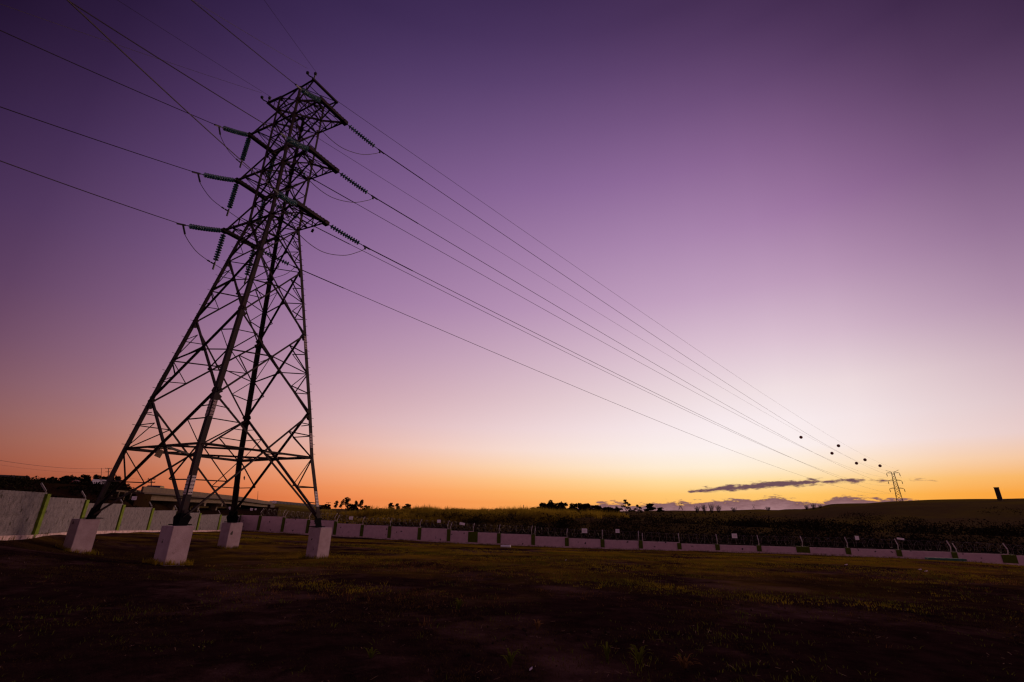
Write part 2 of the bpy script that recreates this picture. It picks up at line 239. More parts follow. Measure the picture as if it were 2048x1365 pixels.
M_['sign'] = mat('sign_sheet', (.80, .72, .75), .5, 0, (12, (.7, .6, .63), .5, .8))
M_['sign_print'] = mat('faded_sign_print', (.42, .33, .36), .6)

def ground_mat(name, soil, soil2, grass, dry, scale=.12, far_grass_vignette=False):
    m = bpy.data.materials.new(name); m.use_nodes = True; nt = m.node_tree; N = nt.nodes; L = nt.links; b = N['Principled BSDF']
    b.inputs['Roughness'].default_value = 1; b.inputs['Specular IOR Level'].default_value = 0
    g = N.new('ShaderNodeNewGeometry')
    def noise(sc, det=8, ro=.6):
        n = N.new('ShaderNodeTexNoise'); L.new(g.outputs['Position'], n.inputs['Vector']); n.inputs['Scale'].default_value = sc; n.inputs['Detail'].default_value = det; n.inputs['Roughness'].default_value = ro; return n.outputs['Fac']
    def mp(f, a, c):
        r = N.new('ShaderNodeMapRange'); L.new(f, r.inputs[0]); r.inputs[1].default_value = a; r.inputs[2].default_value = c; return r.outputs[0]
    def mix(f, a, c):
        x = N.new('ShaderNodeMix'); x.data_type = 'RGBA'; L.new(f, x.inputs[0])
        for i, v in ((6, a), (7, c)):
            if isinstance(v, tuple): x.inputs[i].default_value = v + (1,)
            else: L.new(v, x.inputs[i])
        return x.outputs[2]
    c = mix(mp(noise(2.3), .38, .62), soil, soil2)
    c = mix(mp(noise(.22, 9, .7), .50, .62), c, dry)
    gf = mp(noise(scale, 10, .68), .44, .60)
    if far_grass_vignette:                                              # far turf, bare near soil; lens vignette towards the edges put into the colour
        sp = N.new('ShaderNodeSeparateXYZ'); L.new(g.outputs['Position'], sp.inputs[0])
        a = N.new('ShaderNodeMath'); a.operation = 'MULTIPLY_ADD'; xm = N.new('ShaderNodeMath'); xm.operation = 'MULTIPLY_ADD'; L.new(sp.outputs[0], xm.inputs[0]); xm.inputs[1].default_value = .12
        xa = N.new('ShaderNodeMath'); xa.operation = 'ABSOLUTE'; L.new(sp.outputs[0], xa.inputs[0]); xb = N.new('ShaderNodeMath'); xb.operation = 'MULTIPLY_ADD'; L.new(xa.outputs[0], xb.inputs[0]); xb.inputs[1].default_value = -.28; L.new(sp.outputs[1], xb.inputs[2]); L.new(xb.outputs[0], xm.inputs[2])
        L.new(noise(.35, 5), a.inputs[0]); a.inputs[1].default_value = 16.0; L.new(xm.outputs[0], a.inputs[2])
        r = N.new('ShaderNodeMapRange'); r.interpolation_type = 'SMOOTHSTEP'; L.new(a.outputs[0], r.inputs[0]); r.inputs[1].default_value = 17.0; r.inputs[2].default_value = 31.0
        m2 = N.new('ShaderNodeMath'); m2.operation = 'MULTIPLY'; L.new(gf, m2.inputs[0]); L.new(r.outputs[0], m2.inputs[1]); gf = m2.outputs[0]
    c = mix(gf, c, grass)
    L.new(c, b.inputs['Base Color'])
    p = N.new('ShaderNodeBump'); p.inputs['Strength'].default_value = .9; p.inputs['Distance'].default_value = .08; L.new(noise(9, 8, .7), p.inputs['Height']); L.new(p.outputs[0], b.inputs['Normal'])
    return m
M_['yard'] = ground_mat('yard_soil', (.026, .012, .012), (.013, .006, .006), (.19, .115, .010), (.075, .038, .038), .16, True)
M_['bank'] = ground_mat('bank_soil', (.020, .009, .008), (.012, .006, .005), (.030, .018, .006), (.024, .011, .008), .05)
M_['field'] = ground_mat('field_grass', (.10, .074, .030), (.075, .052, .022), (.13, .10, .018), (.085, .055, .026), .02)
def leafy(name, c1, c2, scale, lo=.4, hi=.62, tr=.5):
    m = mat(name, c1, .95, 0, (scale, c2, lo, hi), spec=0); nt = m.node_tree; b = nt.nodes['Principled BSDF']; src = b.inputs['Base Color'].links[0].from_socket
    t = nt.nodes.new('ShaderNodeBsdfTranslucent'); x = nt.nodes.new('ShaderNodeMixShader'); x.inputs[0].default_value = tr
    nt.links.new(src, t.inputs[0]); nt.links.new(b.outputs[0], x.inputs[1]); nt.links.new(t.outputs[0], x.inputs[2]); nt.links.new(x.outputs[0], nt.nodes['Material Output'].inputs[0]); return m
M_['grass'] = leafy('green_grass', (.27, .19, .014), (.10, .095, .009), .35, .42, .60, .3)
M_['drygrass'] = leafy('dry_grass', (.20, .09, .032), (.09, .038, .014), .8, tr=.25)
M_['leaf_dark'] = mat('dark_foliage', (.012, .011, .006), .95, spec=.03)
M_['leaf_mid'] = mat('scrub_foliage', (.016, .014, .005), .95, 0, (.12, (.008, .006, .004), .4, .6), spec=.03)
M_['bark'] = mat('dark_bark', (.02, .014, .012), .9)
M_['straw'] = mat('straw', (.28, .16, .10), .9, 0, (3, (.10, .05, .03), .4, .6), spec=.1)
M_['weed'] = leafy('weed_leaf', (.10, .105, .012), (.06, .07, .008), 3, tr=.25)
M_['turf'] = leafy('worn_turf', (.085, .050, .014), (.030, .019, .010), 1.4, .35, .65, .2)
M_['dryweed'] = leafy('dry_weed', (.20, .10, .04), (.10, .05, .02), 3, tr=.25)
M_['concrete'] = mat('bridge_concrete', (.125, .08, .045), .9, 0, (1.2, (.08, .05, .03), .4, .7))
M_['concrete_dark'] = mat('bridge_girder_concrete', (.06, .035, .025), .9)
M_['asphalt'] = mat('asphalt', (.05, .045, .045), .9)
M_['pole'] = mat('weathered_pole', (.03, .02, .02), .9)
M_['ball'] = mat('orange_marker', (.20, .02, .015), .5)
M_['white_paint'] = mat('white_paint', (.78, .76, .80), .5)
M_['dark_paint'] = mat('dark_car_paint', (.02, .018, .02), .4)
M_['red_paint'] = mat('red_car_paint', (.25, .02, .02), .4)
M_['tyre'] = mat('tyre', (.015, .015, .015), .9)
M_['window'] = mat('vehicle_glass', (.03, .03, .035), .15)
M_['lamp'] = mat('lit_lamp', (.8, .8, .7), .5, emis=((1.0, .85, .60), 7.0))
M_['bird'] = mat('dark_feathers', (.012, .012, .014), .7)
M_['plate'] = mat('rusty_tin_plate', (.16, .09, .05), .6, .2)
M_['teal'] = mat('teal_plastic', (.03, .13, .10), .5)
M_['stone'] = mat('dark_clod', (.026, .017, .014), 1, spec=0)
# ------------------------------------------------------------------ ground
LEFT_POSTS = [(-18.3, 19.5, .44, 1.98), (-20.6, 24.1, .30, 1.82), (-22.7, 29.2, .11, 1.63), (-24.5, 34.2, -.08, 1.44), (-26.0, 39.1, -.29, 1.24), (-27.4, 44.3, -.49, 1.04), (-28.9, 50.1, -.67, .86), (-30.25, 56.1, -.88, .66)]
RIGHT_POSTS = [(-27.32, 55.32, -.89, .75), (-24.3, 54.46, -.93, .66), (-21.25, 53.59, -1.0, .48), (-18.03, 52.67, -1.05, .40), (-14.96, 51.79, -1.11, .14), (-11.92, 50.92, -1.17, .09), (-8.74, 50.01, -1.22, .03), (-5.74, 49.15, -1.25, -.03), (-3.34, 48.46, -1.27, -.21), (-.85, 47.75, -1.29, -.26), (2.33, 46.84, -1.3, -.29), (5.34, 45.98, -1.29, -.46), (8.4, 45.1, -1.28, -.48), (11.55, 44.2, -1.26, -.49), (14.6, 43.33, -1.21, -.58), (17.5, 42.5, -1.18, -.57), (20.54, 41.63, -1.14, -.55), (23.61, 40.75, -1.11, -.53), (26.64, 39.89, -1.12, -.51), (29.88, 38.96, -1.15, -.53), (33.25, 38.0, -1.19, -.56), (36.4, 37.1, -1.38, -.62), (39.6, 36.2, -1.45, -.70)]
WIDE = {8: .95, 17: .95, 21: .85}           # broad pilasters at the expansion joints
PY = dict(C=Vector((-12.55, 21.0, 0)), yaw=math.radians(26.8))
PU = Vector((math.sin(PY['yaw']), math.cos(PY['yaw']), 0)); PV = Vector((math.cos(PY['yaw']), -math.sin(PY['yaw']), 0))
FOOT = {'A': (-1, -1, -.09), 'B': (-1, 1, -.16), 'C': (1, -1, -.27), 'D': (1, 1, -.40)}
def legpos(k, w): return PY['C'] + PU * FOOT[k][0] * w + PV * FOOT[k][1] * w
CTRL = [(p[0], p[1], p[2]) for p in [(-16.4, 15.0, .58)] + LEFT_POSTS[:-1]] + [(p[0], p[1], p[2]) for p in RIGHT_POSTS[::2]]
for k in FOOT: q = legpos(k, 2.96); CTRL.append((q.x, q.y, FOOT[k][2]))
CTRL += [(0, 0, 0), (0, 8, 0), (-12, 8, .12), (12, 8, -.12), (25, 12, -.35), (40, 20, -.7), (-25, 5, .6), (0, -15, .1), (30, -10, -.2), (-30, -10, .6), (3, 28, -.62)]
CP = np.array(CTRL)
def _tps(r2): return np.where(r2 > 1e-9, r2 * np.log(np.maximum(r2, 1e-9)) * .5, 0)
def _solve():
    n = len(CP); K = _tps(((CP[:, None, :2] - CP[None, :, :2]) ** 2).sum(-1)) + np.eye(n) * .05
    P = np.c_[np.ones(n), CP[:, :2]]; A = np.block([[K, P], [P.T, np.zeros((3, 3))]])
    return np.linalg.solve(A, np.r_[CP[:, 2], 0, 0, 0])
TW = _solve()
def z_yard(x, y):
    x = np.clip(x, -45, 55); y = np.clip(y, -30, 70)
    r2 = (x[..., None] - CP[:, 0]) ** 2 + (y[..., None] - CP[:, 1]) ** 2
    n = len(CP); return _tps(r2) @ TW[:n] + TW[n] + TW[n + 1] * x + TW[n + 2] * y
# plan distance of the wall by azimuth
_wp = [(-20.5, 12.0)] + [(p[0], p[1]) for p in LEFT_POSTS[:-1]] + [(-30.05, 56.1)] + [(p[0], p[1]) for p in RIGHT_POSTS]
_fa = []; _fd = []
for i in range(len(_wp) - 1):
    for t in np.linspace(0, 1, 12):
        x = _wp[i][0] * (1 - t) + _wp[i + 1][0] * t; y = _wp[i][1] * (1 - t) + _wp[i + 1][1] * t
        _fa.append(math.degrees(math.atan2(x, y))); _fd.append(math.hypot(x, y))
_o = np.argsort(_fa); _fa = np.array(_fa)[_o]; _fd = np.array(_fd)[_o]
def wall_dist(a): return np.interp(a, _fa, _fd, left=24, right=54)
AZK = [-180, -75, -50, -43, -38, -35.5, -33, -28, -24, -20, -15, -10, -5, 0, 5, 10, 14, 18, 22, 27, 31, 32.2, 33, 35, 38, 42, 46, 60, 180]
#        road bank                      under the bridge       grass bank                                       right field
E1 = [.6, 1.7, 1.68, 1.6, 1.45, .4, -.5, -.3, .1, -.25, -.1, -.1, -.1, -.15, -.2, -.3, -.5, -.8, -.9, -1.0, -1.1, -1.1, -1.1, -1.1, -1.1, -1.1, -1.1, -1.1, .6]
E2 = [.6, 1.7, 1.68, 1.6, 1.45, .4, .2, .1, .1, -.1, -.05, .0, .05, .1, .15, .2, .3, .42, .5, .68, .82, .95, 1.2, 1.36, 1.58, 1.7, 1.72, 1.7, .6]
D1 = [90, 84, 82, 84, 90, 100, 110, 130, 140, 130, 120, 115, 112, 110, 108, 105, 100, 96, 94, 92, 90, 90, 90, 90, 90, 90, 90, 90, 90]
D2 = [400, 400, 400, 400, 400, 400, 400, 500, 600, 600, 600, 600, 600, 600, 600, 560, 520, 480, 430, 360, 300, 290, 285, 280, 275, 275, 275, 275, 400]
def z_all(x, y):
    """Ground height at x, y (arrays)."""
    x = np.asarray(x, float); y = np.asarray(y, float)
    D = np.hypot(x, y); a = np.degrees(np.arctan2(x, y)); dw = wall_dist(a)
    k = np.minimum(1, dw / np.maximum(D, .01)); zb = z_yard(x * k, y * k)
    e1 = np.interp(a, AZK, E1); e2 = np.interp(a, AZK, E2); d1 = np.interp(a, AZK, D1); d2 = np.interp(a, AZK, D2)
    z1 = CZ + d1 * np.tan(np.radians(e1)); z2 = CZ + d2 * np.tan(np.radians(e2))
    zv = np.minimum(zb, z1) - 1.2; dv = dw + (d1 - dw) * .45
    s = lambda t: np.clip(t, 0, 1) ** 2 * (3 - 2 * np.clip(t, 0, 1))
    z = zb + (zv - zb) * s((D - dw - .4) / np.maximum(dv - dw, 1))
    z = np.where(D > dv, zv + (z1 - zv) * s((D - dv) / (d1 - dv)), z)
    # concave middle ground, then the rise to the skyline
    t = np.clip((D - d1) / (d2 - d1), 0, 1); dip = -2.5 * np.sin(np.pi * np.clip(t * 1.6, 0, 1)) * (a > -24)
    z = np.where(D > d1, z1 + (z2 - z1) * (t ** 1.2) + dip, z)
    # beyond the crest it falls away
    z = np.where(D > d2, z2 - (D - d2) * np.where(a > 32, .05, .004), z)
    return np.where(D > d2, np.maximum(z, z2 - 9), z)
def zg(x, y): return float(z_all(np.array([x]), np.array([y]))[0])
def build_ground():
    az = np.concatenate([np.arange(-180, -60, 3.0), np.arange(-60, 60, .4), np.arange(60, 180, 3.0)])
    D = [0.0]; d = .6
    while d < 4200: D.append(d); d *= 1.035 if d < 600 else 1.12
    D = np.array(D[1:]); A, R = np.meshgrid(np.radians(az), D)
    X = np.sin(A) * R; Y = np.cos(A) * R; Z = z_all(X, Y)
    nz = sum(np.sin(X * f + p) * np.cos(Y * f * 1.13 + q) / f for f, p, q in ((1.1, 0, 1), (2.3, 2, .5), (4.1, 1, 3), (.6, 4, 2)))
    Z = Z + nz * .022 * np.clip(R / 4, 0, 1) * (R < 70)
    fz = sum(np.sin(X * f + p) * np.cos(Y * f * 1.3 + q) / f for f, p, q in ((.11, 0, 1), (.27, 2, .5), (.05, 1, 3)))
    Z = Z + fz * .03 * np.clip((R - 150) / 200, 0, 1)
    na, nd = len(az), len(D)
    V = [(0, 0, 0.0)] + list(zip(X.ravel().tolist(), Y.ravel().tolist(), Z.ravel().tolist())); F = []; mi = []
    dw = wall_dist(az)
    for j in range(na): F.append((0, 1 + (j + 1) % na, 1 + j)); mi.append(0)
    for i in range(nd - 1):
        for j in range(na):
            j2 = (j + 1) % na
            F.append((1 + i * na + j, 1 + i * na + j2, 1 + (i + 1) * na + j2, 1 + (i + 1) * na + j)); mi.append(0 if D[i] < dw[j] + .3 else (2 if az[j] < -25 and D[i] < 180 else 1))
    me = bpy.data.meshes.new('ground'); me.from_pydata(V, [], F); me.materials.append(M_['yard']); me.materials.append(M_['field']); me.materials.append(M_['bank'])
    me.polygons.foreach_set('material_index', mi); me.polygons.foreach_set('use_smooth', [True] * len(F)); me.update()
    o = bpy.data.objects.new('ground', me); COL.objects.link(o); tag(o, kind='structure')
build_ground()

# ------------------------------------------------------------------ boundary walls
def wall_run(name, posts, label, wm, gm, out_n, seams=()):
    root = empty(name, (posts[0][0], posts[0][1], posts[0][2]), label, 'wall')
    n = Vector(out_n).normalized()
    for i in range(len(posts) - 1):
        a, b = Vector((posts[i][0], posts[i][1], 0)), Vector((posts[i + 1][0], posts[i + 1][1], 0))
        d = (b - a).normalized(); zt = min(posts[i][3], posts[i + 1][3] + .08) - .03; L = (b - a).length; nn = Vector((d.y, -d.x, 0))
        if nn.dot(n) < 0: nn = -nn
        mb = MB(); zb = min(posts[i][2], posts[i + 1][2])
        q = [a - nn * .07, b - nn * .07, b + nn * .07, a + nn * .07]
        mb.add([(p.x, p.y, z) for z in (zb - .5, zt) for p in q], [(3, 2, 1, 0), (4, 5, 6, 7), (0, 1, 5, 4), (1, 2, 6, 5), (2, 3, 7, 6), (3, 0, 4, 7)])
        # mortar courses: thin raised block faces
        rows = int((zt - zb - .14) / .2)
        nb = max(2, int(L / .4))
        for r in range(rows + 1):
            z0 = zt - (r + 1) * .2 + .006; z1 = zt - r * .2 - .006
            if z0 < zb: break
            for c in range(-1, nb):
                s0 = (c + (.5 if r % 2 else 0)) * L / nb + .006; s1 = s0 + L / nb - .012; s0 = max(s0, .05); s1 = min(s1, L - .05)
                if s1 - s0 < .05: continue
                o_ = -nn * (.075 + random.uniform(0, .006))
                p0, p1 = a + d * s0 + o_, a + d * s1 + o_
                mb.add([(p0.x, p0.y, z0), (p1.x, p1.y, z0), (p1.x, p1.y, z1), (p0.x, p0.y, z1)] + [(p.x + nn.x * .03, p.y + nn.y * .03, z) for p, z in ((p0, z0), (p1, z0), (p1, z1), (p0, z1))],
                       [(0, 1, 2, 3), (1, 0, 4, 5), (2, 1, 5, 6), (3, 2, 6, 7), (0, 3, 7, 4)])
        mb.build('wall_panel', wm, root)
        mb = MB(); e = -nn * .16
        ga, gb = a - nn * .25, b - nn * .25; za, zb2 = max(posts[i][2] - .2, zg(ga.x, ga.y)) + .13, max(posts[i + 1][2] - .2, zg(gb.x, gb.y)) + .13
        q = [a + e, b + e, b - nn * .03, a - nn * .03]; zz = [za, zb2, zb2, za]
        mb.add([(p.x, p.y, z - .55) for p, z in zip(q, zz)] + [(p.x, p.y, z + random.uniform(-.01, .01)) for p, z in zip(q, zz)], [(3, 2, 1, 0), (4, 5, 6, 7), (0, 1, 5, 4), (1, 2, 6, 5), (2, 3, 7, 6), (3, 0, 4, 7)])
        mb.build('plinth_beam', M_['beam'], root)
    for i, p in enumerate(posts):
        j = min(i, len(posts) - 2); d = Vector((posts[j + 1][0] - posts[j][0], posts[j + 1][1] - posts[j][1], 0)).normalized(); rz = math.atan2(d.y, d.x)
        nn = Vector((d.y, -d.x, 0)); nn = nn if nn.dot(n) > 0 else -nn
        w = WIDE.get(i, .34) if name == 'boundary_wall' else .34
        zb, zt = p[2] - .5, p[3] + .005
        MB().box((p[0] - nn.x * .01, p[1] - nn.y * .01, (zb + zt) / 2), (w, .29, zt - zb), rz).build('pilaster', gm, root)
        if i in seams: continue
        two = name == 'boundary_wall' and i in (2, 4, 8, 11, 14, 21)
        if name == 'side_wall':
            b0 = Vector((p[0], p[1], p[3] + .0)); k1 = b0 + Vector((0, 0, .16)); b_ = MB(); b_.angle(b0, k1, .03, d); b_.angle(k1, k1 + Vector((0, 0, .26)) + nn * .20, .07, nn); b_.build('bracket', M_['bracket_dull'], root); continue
        for s_ in ((-.16, .16) if two else (0,)):
            base = Vector((p[0], p[1], p[3] - .1)) + d * s_ + (Vector((0, 0, -.16)) if two and s_ > 0 else Vector())
            k1 = base + Vector((0, 0, .45)) - nn * .16; k2 = k1 + Vector((0, 0, .42)) + nn * .32
            b_ = MB(); b_.angle(base, k1, .05, d); b_.angle(k1, k2, .05, d); b_.build('bracket', M_['bracket'], root)
    return root
lp = [(-16.2, 14.6, .62, 2.14)] + LEFT_POSTS[:-1] + [(-30.05, 56.15, -.88, .70)]
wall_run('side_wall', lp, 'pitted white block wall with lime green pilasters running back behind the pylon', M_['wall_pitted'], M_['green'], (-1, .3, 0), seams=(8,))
rp = [(-30.0, 56.08, -.88, .80)] + RIGHT_POSTS
WIDE = {k + 1: v for k, v in WIDE.items()}
def wall_right():
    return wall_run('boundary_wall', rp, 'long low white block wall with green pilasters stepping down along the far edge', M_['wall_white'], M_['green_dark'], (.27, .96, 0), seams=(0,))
wall_right()
def coil(name, pts, label, rad, pitch, off=.42):
    """Concertina wire on top of a wall: a run of loops plus straight strands."""
    root = empty(name, pts[0], label, 'razor wire')
    P = [Vector(p) for p in pts]; cum = [0]
    for i in range(len(P) - 1): cum.append(cum[-1] + (P[i + 1] - P[i]).length)
    def along(s):
        i = min(max(0, int(np.searchsorted(cum, s)) - 1), len(P) - 2); t = (s - cum[i]) / (cum[i + 1] - cum[i]); return P[i].lerp(P[i + 1], t), (P[i + 1] - P[i]).normalized()
    line = []; s = 0; n = 14
    T = int(cum[-1] / pitch)
    for k in range(T * n):
        s = k / n * pitch; c, d = along(s); q = 2 * math.pi * k / n; sd = d.cross(Vector((0, 0, 1))).normalized()
        r = rad * (1 + .1 * math.sin(s * 1.7) + .08 * math.sin(s * 4.1))
        line.append(c + Vector((0, 0, off + .03 * math.sin(s * .9))) + Vector((0, 0, 1)) * math.cos(q) * r + sd * math.sin(q) * r * .8 + d * .12 * math.sin(q * .5 + s))
    MB().tube(line, .009, 3).build('coil', M_['wire'], root)
    for h in (.08, .42, .72):
        st = []
        for k in range(int(cum[-1] / 1.2)): c, d = along(k * 1.2); st.append(c + Vector((0, 0, h + .02 * math.sin(k * 2.1))))
        MB().tube(st, .006, 3).build('strand', M_['wire'], root)
coil('razor_wire', [(p[0] + .05, p[1] + .1, p[3] - .02) for p in rp[1:]], 'coiled razor wire strung along the top of the far wall', .30, .34)

# ------------------------------------------------------------------ white warning signs hung on the wire
def sign(px, py, D, w, h, label, tilt=0, yaw=0, printed=True, name='warning_sign'):
    c = at(px, py, D); root = empty(name, c, label, 'sign', 'white signs on the wall wire')
    R = Matrix.Rotation(math.radians(yaw), 3, 'Z') @ Matrix.Rotation(math.radians(tilt), 3, 'Y')
    MB().box(c, (w, .012, h), R=R).build('sign_plate', M_['sign'], root)
    if printed:
        mb = MB()
        for k in range(3): mb.box(c + R @ Vector((random.uniform(-.03, .03), -.009, h * (.22 - .22 * k))), (w * random.uniform(.4, .7), .003, h * .07), R=R)
        mb.build('sign_print', M_['sign_print'], root)
sign(268.5, 996.7, 41.5, .27, .23, 'white sign standing above the pitted side wall, left of the lit lamp', 0, 35)
sign(459, 1017, 60, .17, .30, 'narrow upright white sign beside the rear pylon leg', 0, 10)
sign(503, 1019, 59.5, .27, .24, 'white sign on the wire just right of the wall corner', 0, 12)
sign(511, 1019, 59.2, .18, .17, 'small dull sign touching the white one near the wall corner', 0, 12, False)
sign(702, 1036.5, 52.7, .36, .28, 'white sign on the wire between the right pylon leg and the small tree clump', 3, 14)
sign(878, 1043, 49.6, .36, .28, 'dull grey sign on the wire just left of the tilted white sign', 0, 16, False)
sign(924.5, 1048, 48.9, .52, .22, 'white sheet lying nearly flat and tilted on the wire, mid wall', 10, 16, False)
sign(1169, 1062, 45.6, .52, .37, 'larger white sign on the wire in front of the low dark trees', 0, 16)
sign(1235, 1062.5, 45.1, .38, .31, 'small white sign on the wire below the spindly lone tree', 0, 16)
sign(1469, 1072.2, 44.8, .50, .34, 'white sign on the wire below the cloud bank, nearest the bare bushes', 0, 16)
sign(1714, 1076.3, 46.5, .38, .28, 'dim small sign on the wire in the darkest stretch of the right fence', 0, 16, False)
sign(1801, 1078, 48.5, .72, .13, 'bent white strip hanging from a bracket under the distant pylon', 5, 16, False)
# ------------------------------------------------------------------ the big pylon
FZ = {'A': 1.11, 'B': 1.03, 'C': .92, 'D': .87}            # each leg stands on its own footing height
LZ = [1.03, 3.80, 5.81, 9.69, 13.04, 15.44]                    # foot, crossing, joints, waist
LW = [2.96, 2.53, 2.25, 1.66, 1.16, .79]
ARM_Z = [15.44, 18.72, 21.98]; UP_Z = [16.6, 19.85, 23.0]; PEAK_Z = 23.94
LU = [.88, .86, .83, .83]; LV = [2.76, 2.83, 2.88, 1.86]
C0 = PY['C']
def wz(z): return float(np.interp(z, LZ + [PEAK_Z], LW + [.78]))
def lp_(k, z):
    if z <= LZ[0] + .001: z = FZ[k] + (z - LZ[0])
    p = legpos(k, wz(max(z, LZ[0]))); t = max(0, (LZ[1] - z) / 2.8); return Vector((p.x + .13 * t, p.y + .03 * t, z))
pylon = empty('lattice_pylon', (C0.x, C0.y, -.2), 'tall dark steel lattice pylon on four white footings in the yard', 'pylon')
FACES = [('A', 'B'), ('B', 'D'), ('D', 'C'), ('C', 'A')]
def fn(k1, k2):
    m = (legpos(k1, 1) + legpos(k2, 1)) / 2 - C0; return Vector((m.x, m.y, 0)).normalized()
def build_leg(k):
    su, sv, _ = FOOT[k]; a = -PU * su; b = -PV * sv; off = (a + b) * .085
    def lp_(k_, z_): return globals()['lp_'](k_, z_) - off
    mb = MB(); zs = [FZ[k] + .35, LZ[1], LZ[2], LZ[3], LZ[4], LZ[5], ARM_Z[1], ARM_Z[2], PEAK_Z]; ww = [.185, .185, .18, .165, .145, .13, .115, .105, .09]
    for i in range(len(zs) - 1): mb.corner(lp_(k, zs[i]), lp_(k, zs[i + 1]), ww[i], a, b, w1=ww[i])
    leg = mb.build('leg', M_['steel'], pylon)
    # black painted stub and gusset where the leg meets its footing
    f = lp_(k, LZ[0]); mb = MB(); mb.corner(f - Vector((0, 0, .06)), lp_(k, f.z + .5), .26, a, b, .03)
    for q, o in ((a, b), (b, a)):
        g = f + o * -.012; up = (lp_(k, 2) - f).normalized()
        mb.prism(g, g - o * .02, [(-.03, -.03), (.26, -.03), (.36, .26), (.22, .36), (-.01, .40)], q, up)
    mb.box(f + (a + b) * .12 + Vector((0, 0, .015)), (.5, .5, .03), -PY['yaw']); mb.build('stub', M_['boot'], leg)
    # pale bolted splice plates
    z0 = {'A': [6.6], 'B': [2.05, 4.9], 'C': [2.0], 'D': [1.75, 4.3, 9.0]}[k]
    for z in z0:
        for q, o in ((a, b), (b, a)):
            p0 = lp_(k, z); up = (lp_(k, z + 1) - p0).normalized(); mp_ = MB(); bl = MB()
            mp_.box(p0 + q * .105 - o * .014 + up * .30, (.15, .012, .66), R=Matrix((q, o, up)).transposed())
            for r in range(5):
                for c in (-.04, .04): bl.lathe(p0 + q * (.105 + c) - o * .018 + up * (.04 + r * .13), -o, [(0, .017), (.022, .017), (.024, .010)], 6)
            nf = len(mp_.f); mp_.add(bl.v, bl.f); pl = mp_.build('splice_plate', M_['steel_pale'] if k in 'BD' and z < 2.5 else (M_['plate_dull'] if k in 'BD' else M_['steel']), leg); pl.data.materials.append(M_['bolt']); pl.data.polygons.foreach_set('material_index', [0] * nf + [1] * len(bl.f))
    # climbing pegs
    if k in 'AC' or k == 'D':
        z = 4.0; i = 0
        while z < 15:
            p = lp_(k, z); q, o = (a, b) if i % 2 else (b, a); MB().tube([p + q * .03, p + q * .03 - o * .13], .010, 5).build('step_peg', M_['steel'], leg); z += .41; i += 1
for k in 'ABCD': build_leg(k)
# faces: crossed diagonals with shorter struts between them and the legs
def face_panel(k1, k2, z0, z1, wd, wr, name, mid=True, quarter=True, zm=None):
    n = fn(k1, k2); mb = MB()
    a0, a1, b0, b1 = lp_(k1, z0), lp_(k1, z1), lp_(k2, z0), lp_(k2, z1)
    w0, w1 = wz(z0), wz(z1); t = w0 / (w0 + w1); X = a0.lerp(b1, t)
    ins = n * (.055 if z0 < 15 else .03); ins2 = ins - n * (.01 + wd)
    mb.angle(a0 + ins, b1 + ins, wd, n); mb.angle(b0 + ins2, a1 + ins2, wd, -n)
    zc = X.z if zm is None else zm
    for lo, hi, K in ((a0, a1, k1), (b0, b1, k2)):
        m = lp_(K, zc if zm is not None else z0 + (z1 - z0) * .5)
        if mid: mb.angle(m + ins, X + ins, wr * 1.3, n)
        if quarter:
            for e, s_ in ((hi, 1), (lo, -1)):
                h = e.lerp(X, .5); q = lp_(K, m.z + (e.z - m.z) * .5)
                mb.angle(h + ins, q + ins, wr, n); mb.angle(h + ins, m + ins, wr, n)
                if quarter > 1:
                    h2 = e.lerp(X, .25); q2 = lp_(K, m.z + (e.z - m.z) * .76); mb.angle(h2 + ins, q2 + ins, wr * .85, n)
    # small gusset at the crossing
    up = Vector((0, 0, 1)); s = up.cross(n)
    g = wd * 1.3; mb.prism(X - n * .01, X + n * .006, [(-g, -g * .6), (g, -g * .6), (g, g * .6), (-g, g * .6)], s, up)
    for K in (k1, k2):                                         # gussets at the legs
        for z in (z0, z1):
            p = lp_(K, z) + n * .072; dd = (lp_(k2 if K == k1 else k1, z) - lp_(K, z)).normalized(); sg = 1 if z == z0 else -1
            mb.prism(p, p + n * .01, [(0, -.05 * sg), (wd * 2.6, wd * 1.2 * sg), (wd * 1.6, wd * 3 * sg), (0, wd * 3.4 * sg)], dd, up)
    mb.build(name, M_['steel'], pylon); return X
for f in FACES:
    face_panel(*f, LZ[0] + .22, LZ[2], .085, .042, 'bracing_panel', zm=LZ[1], quarter=2)
    face_panel(*f, LZ[2], LZ[3], .08, .04, 'bracing_panel')
    face_panel(*f, LZ[3], LZ[4], .072, .038, 'bracing_panel')
    face_panel(*f, LZ[4], LZ[5], .065, .034, 'bracing_panel')
    zs = [ARM_Z[0], UP_Z[0], ARM_Z[1], UP_Z[1], ARM_Z[2], UP_Z[2], PEAK_Z]
    for i in range(6):
        tall = zs[i + 1] - zs[i] > 1.5
        face_panel(*f, zs[i], zs[i + 1], .06, .04, 'bracing_panel', mid=tall, quarter=False)
    n = fn(*f)
    for z in zs: MB().angle(lp_(f[0], z) - n * .01, lp_(f[1], z) - n * .01, .07 if z in ARM_Z or z == PEAK_Z else .045, n).build('body_strut', M_['steel'], pylon)
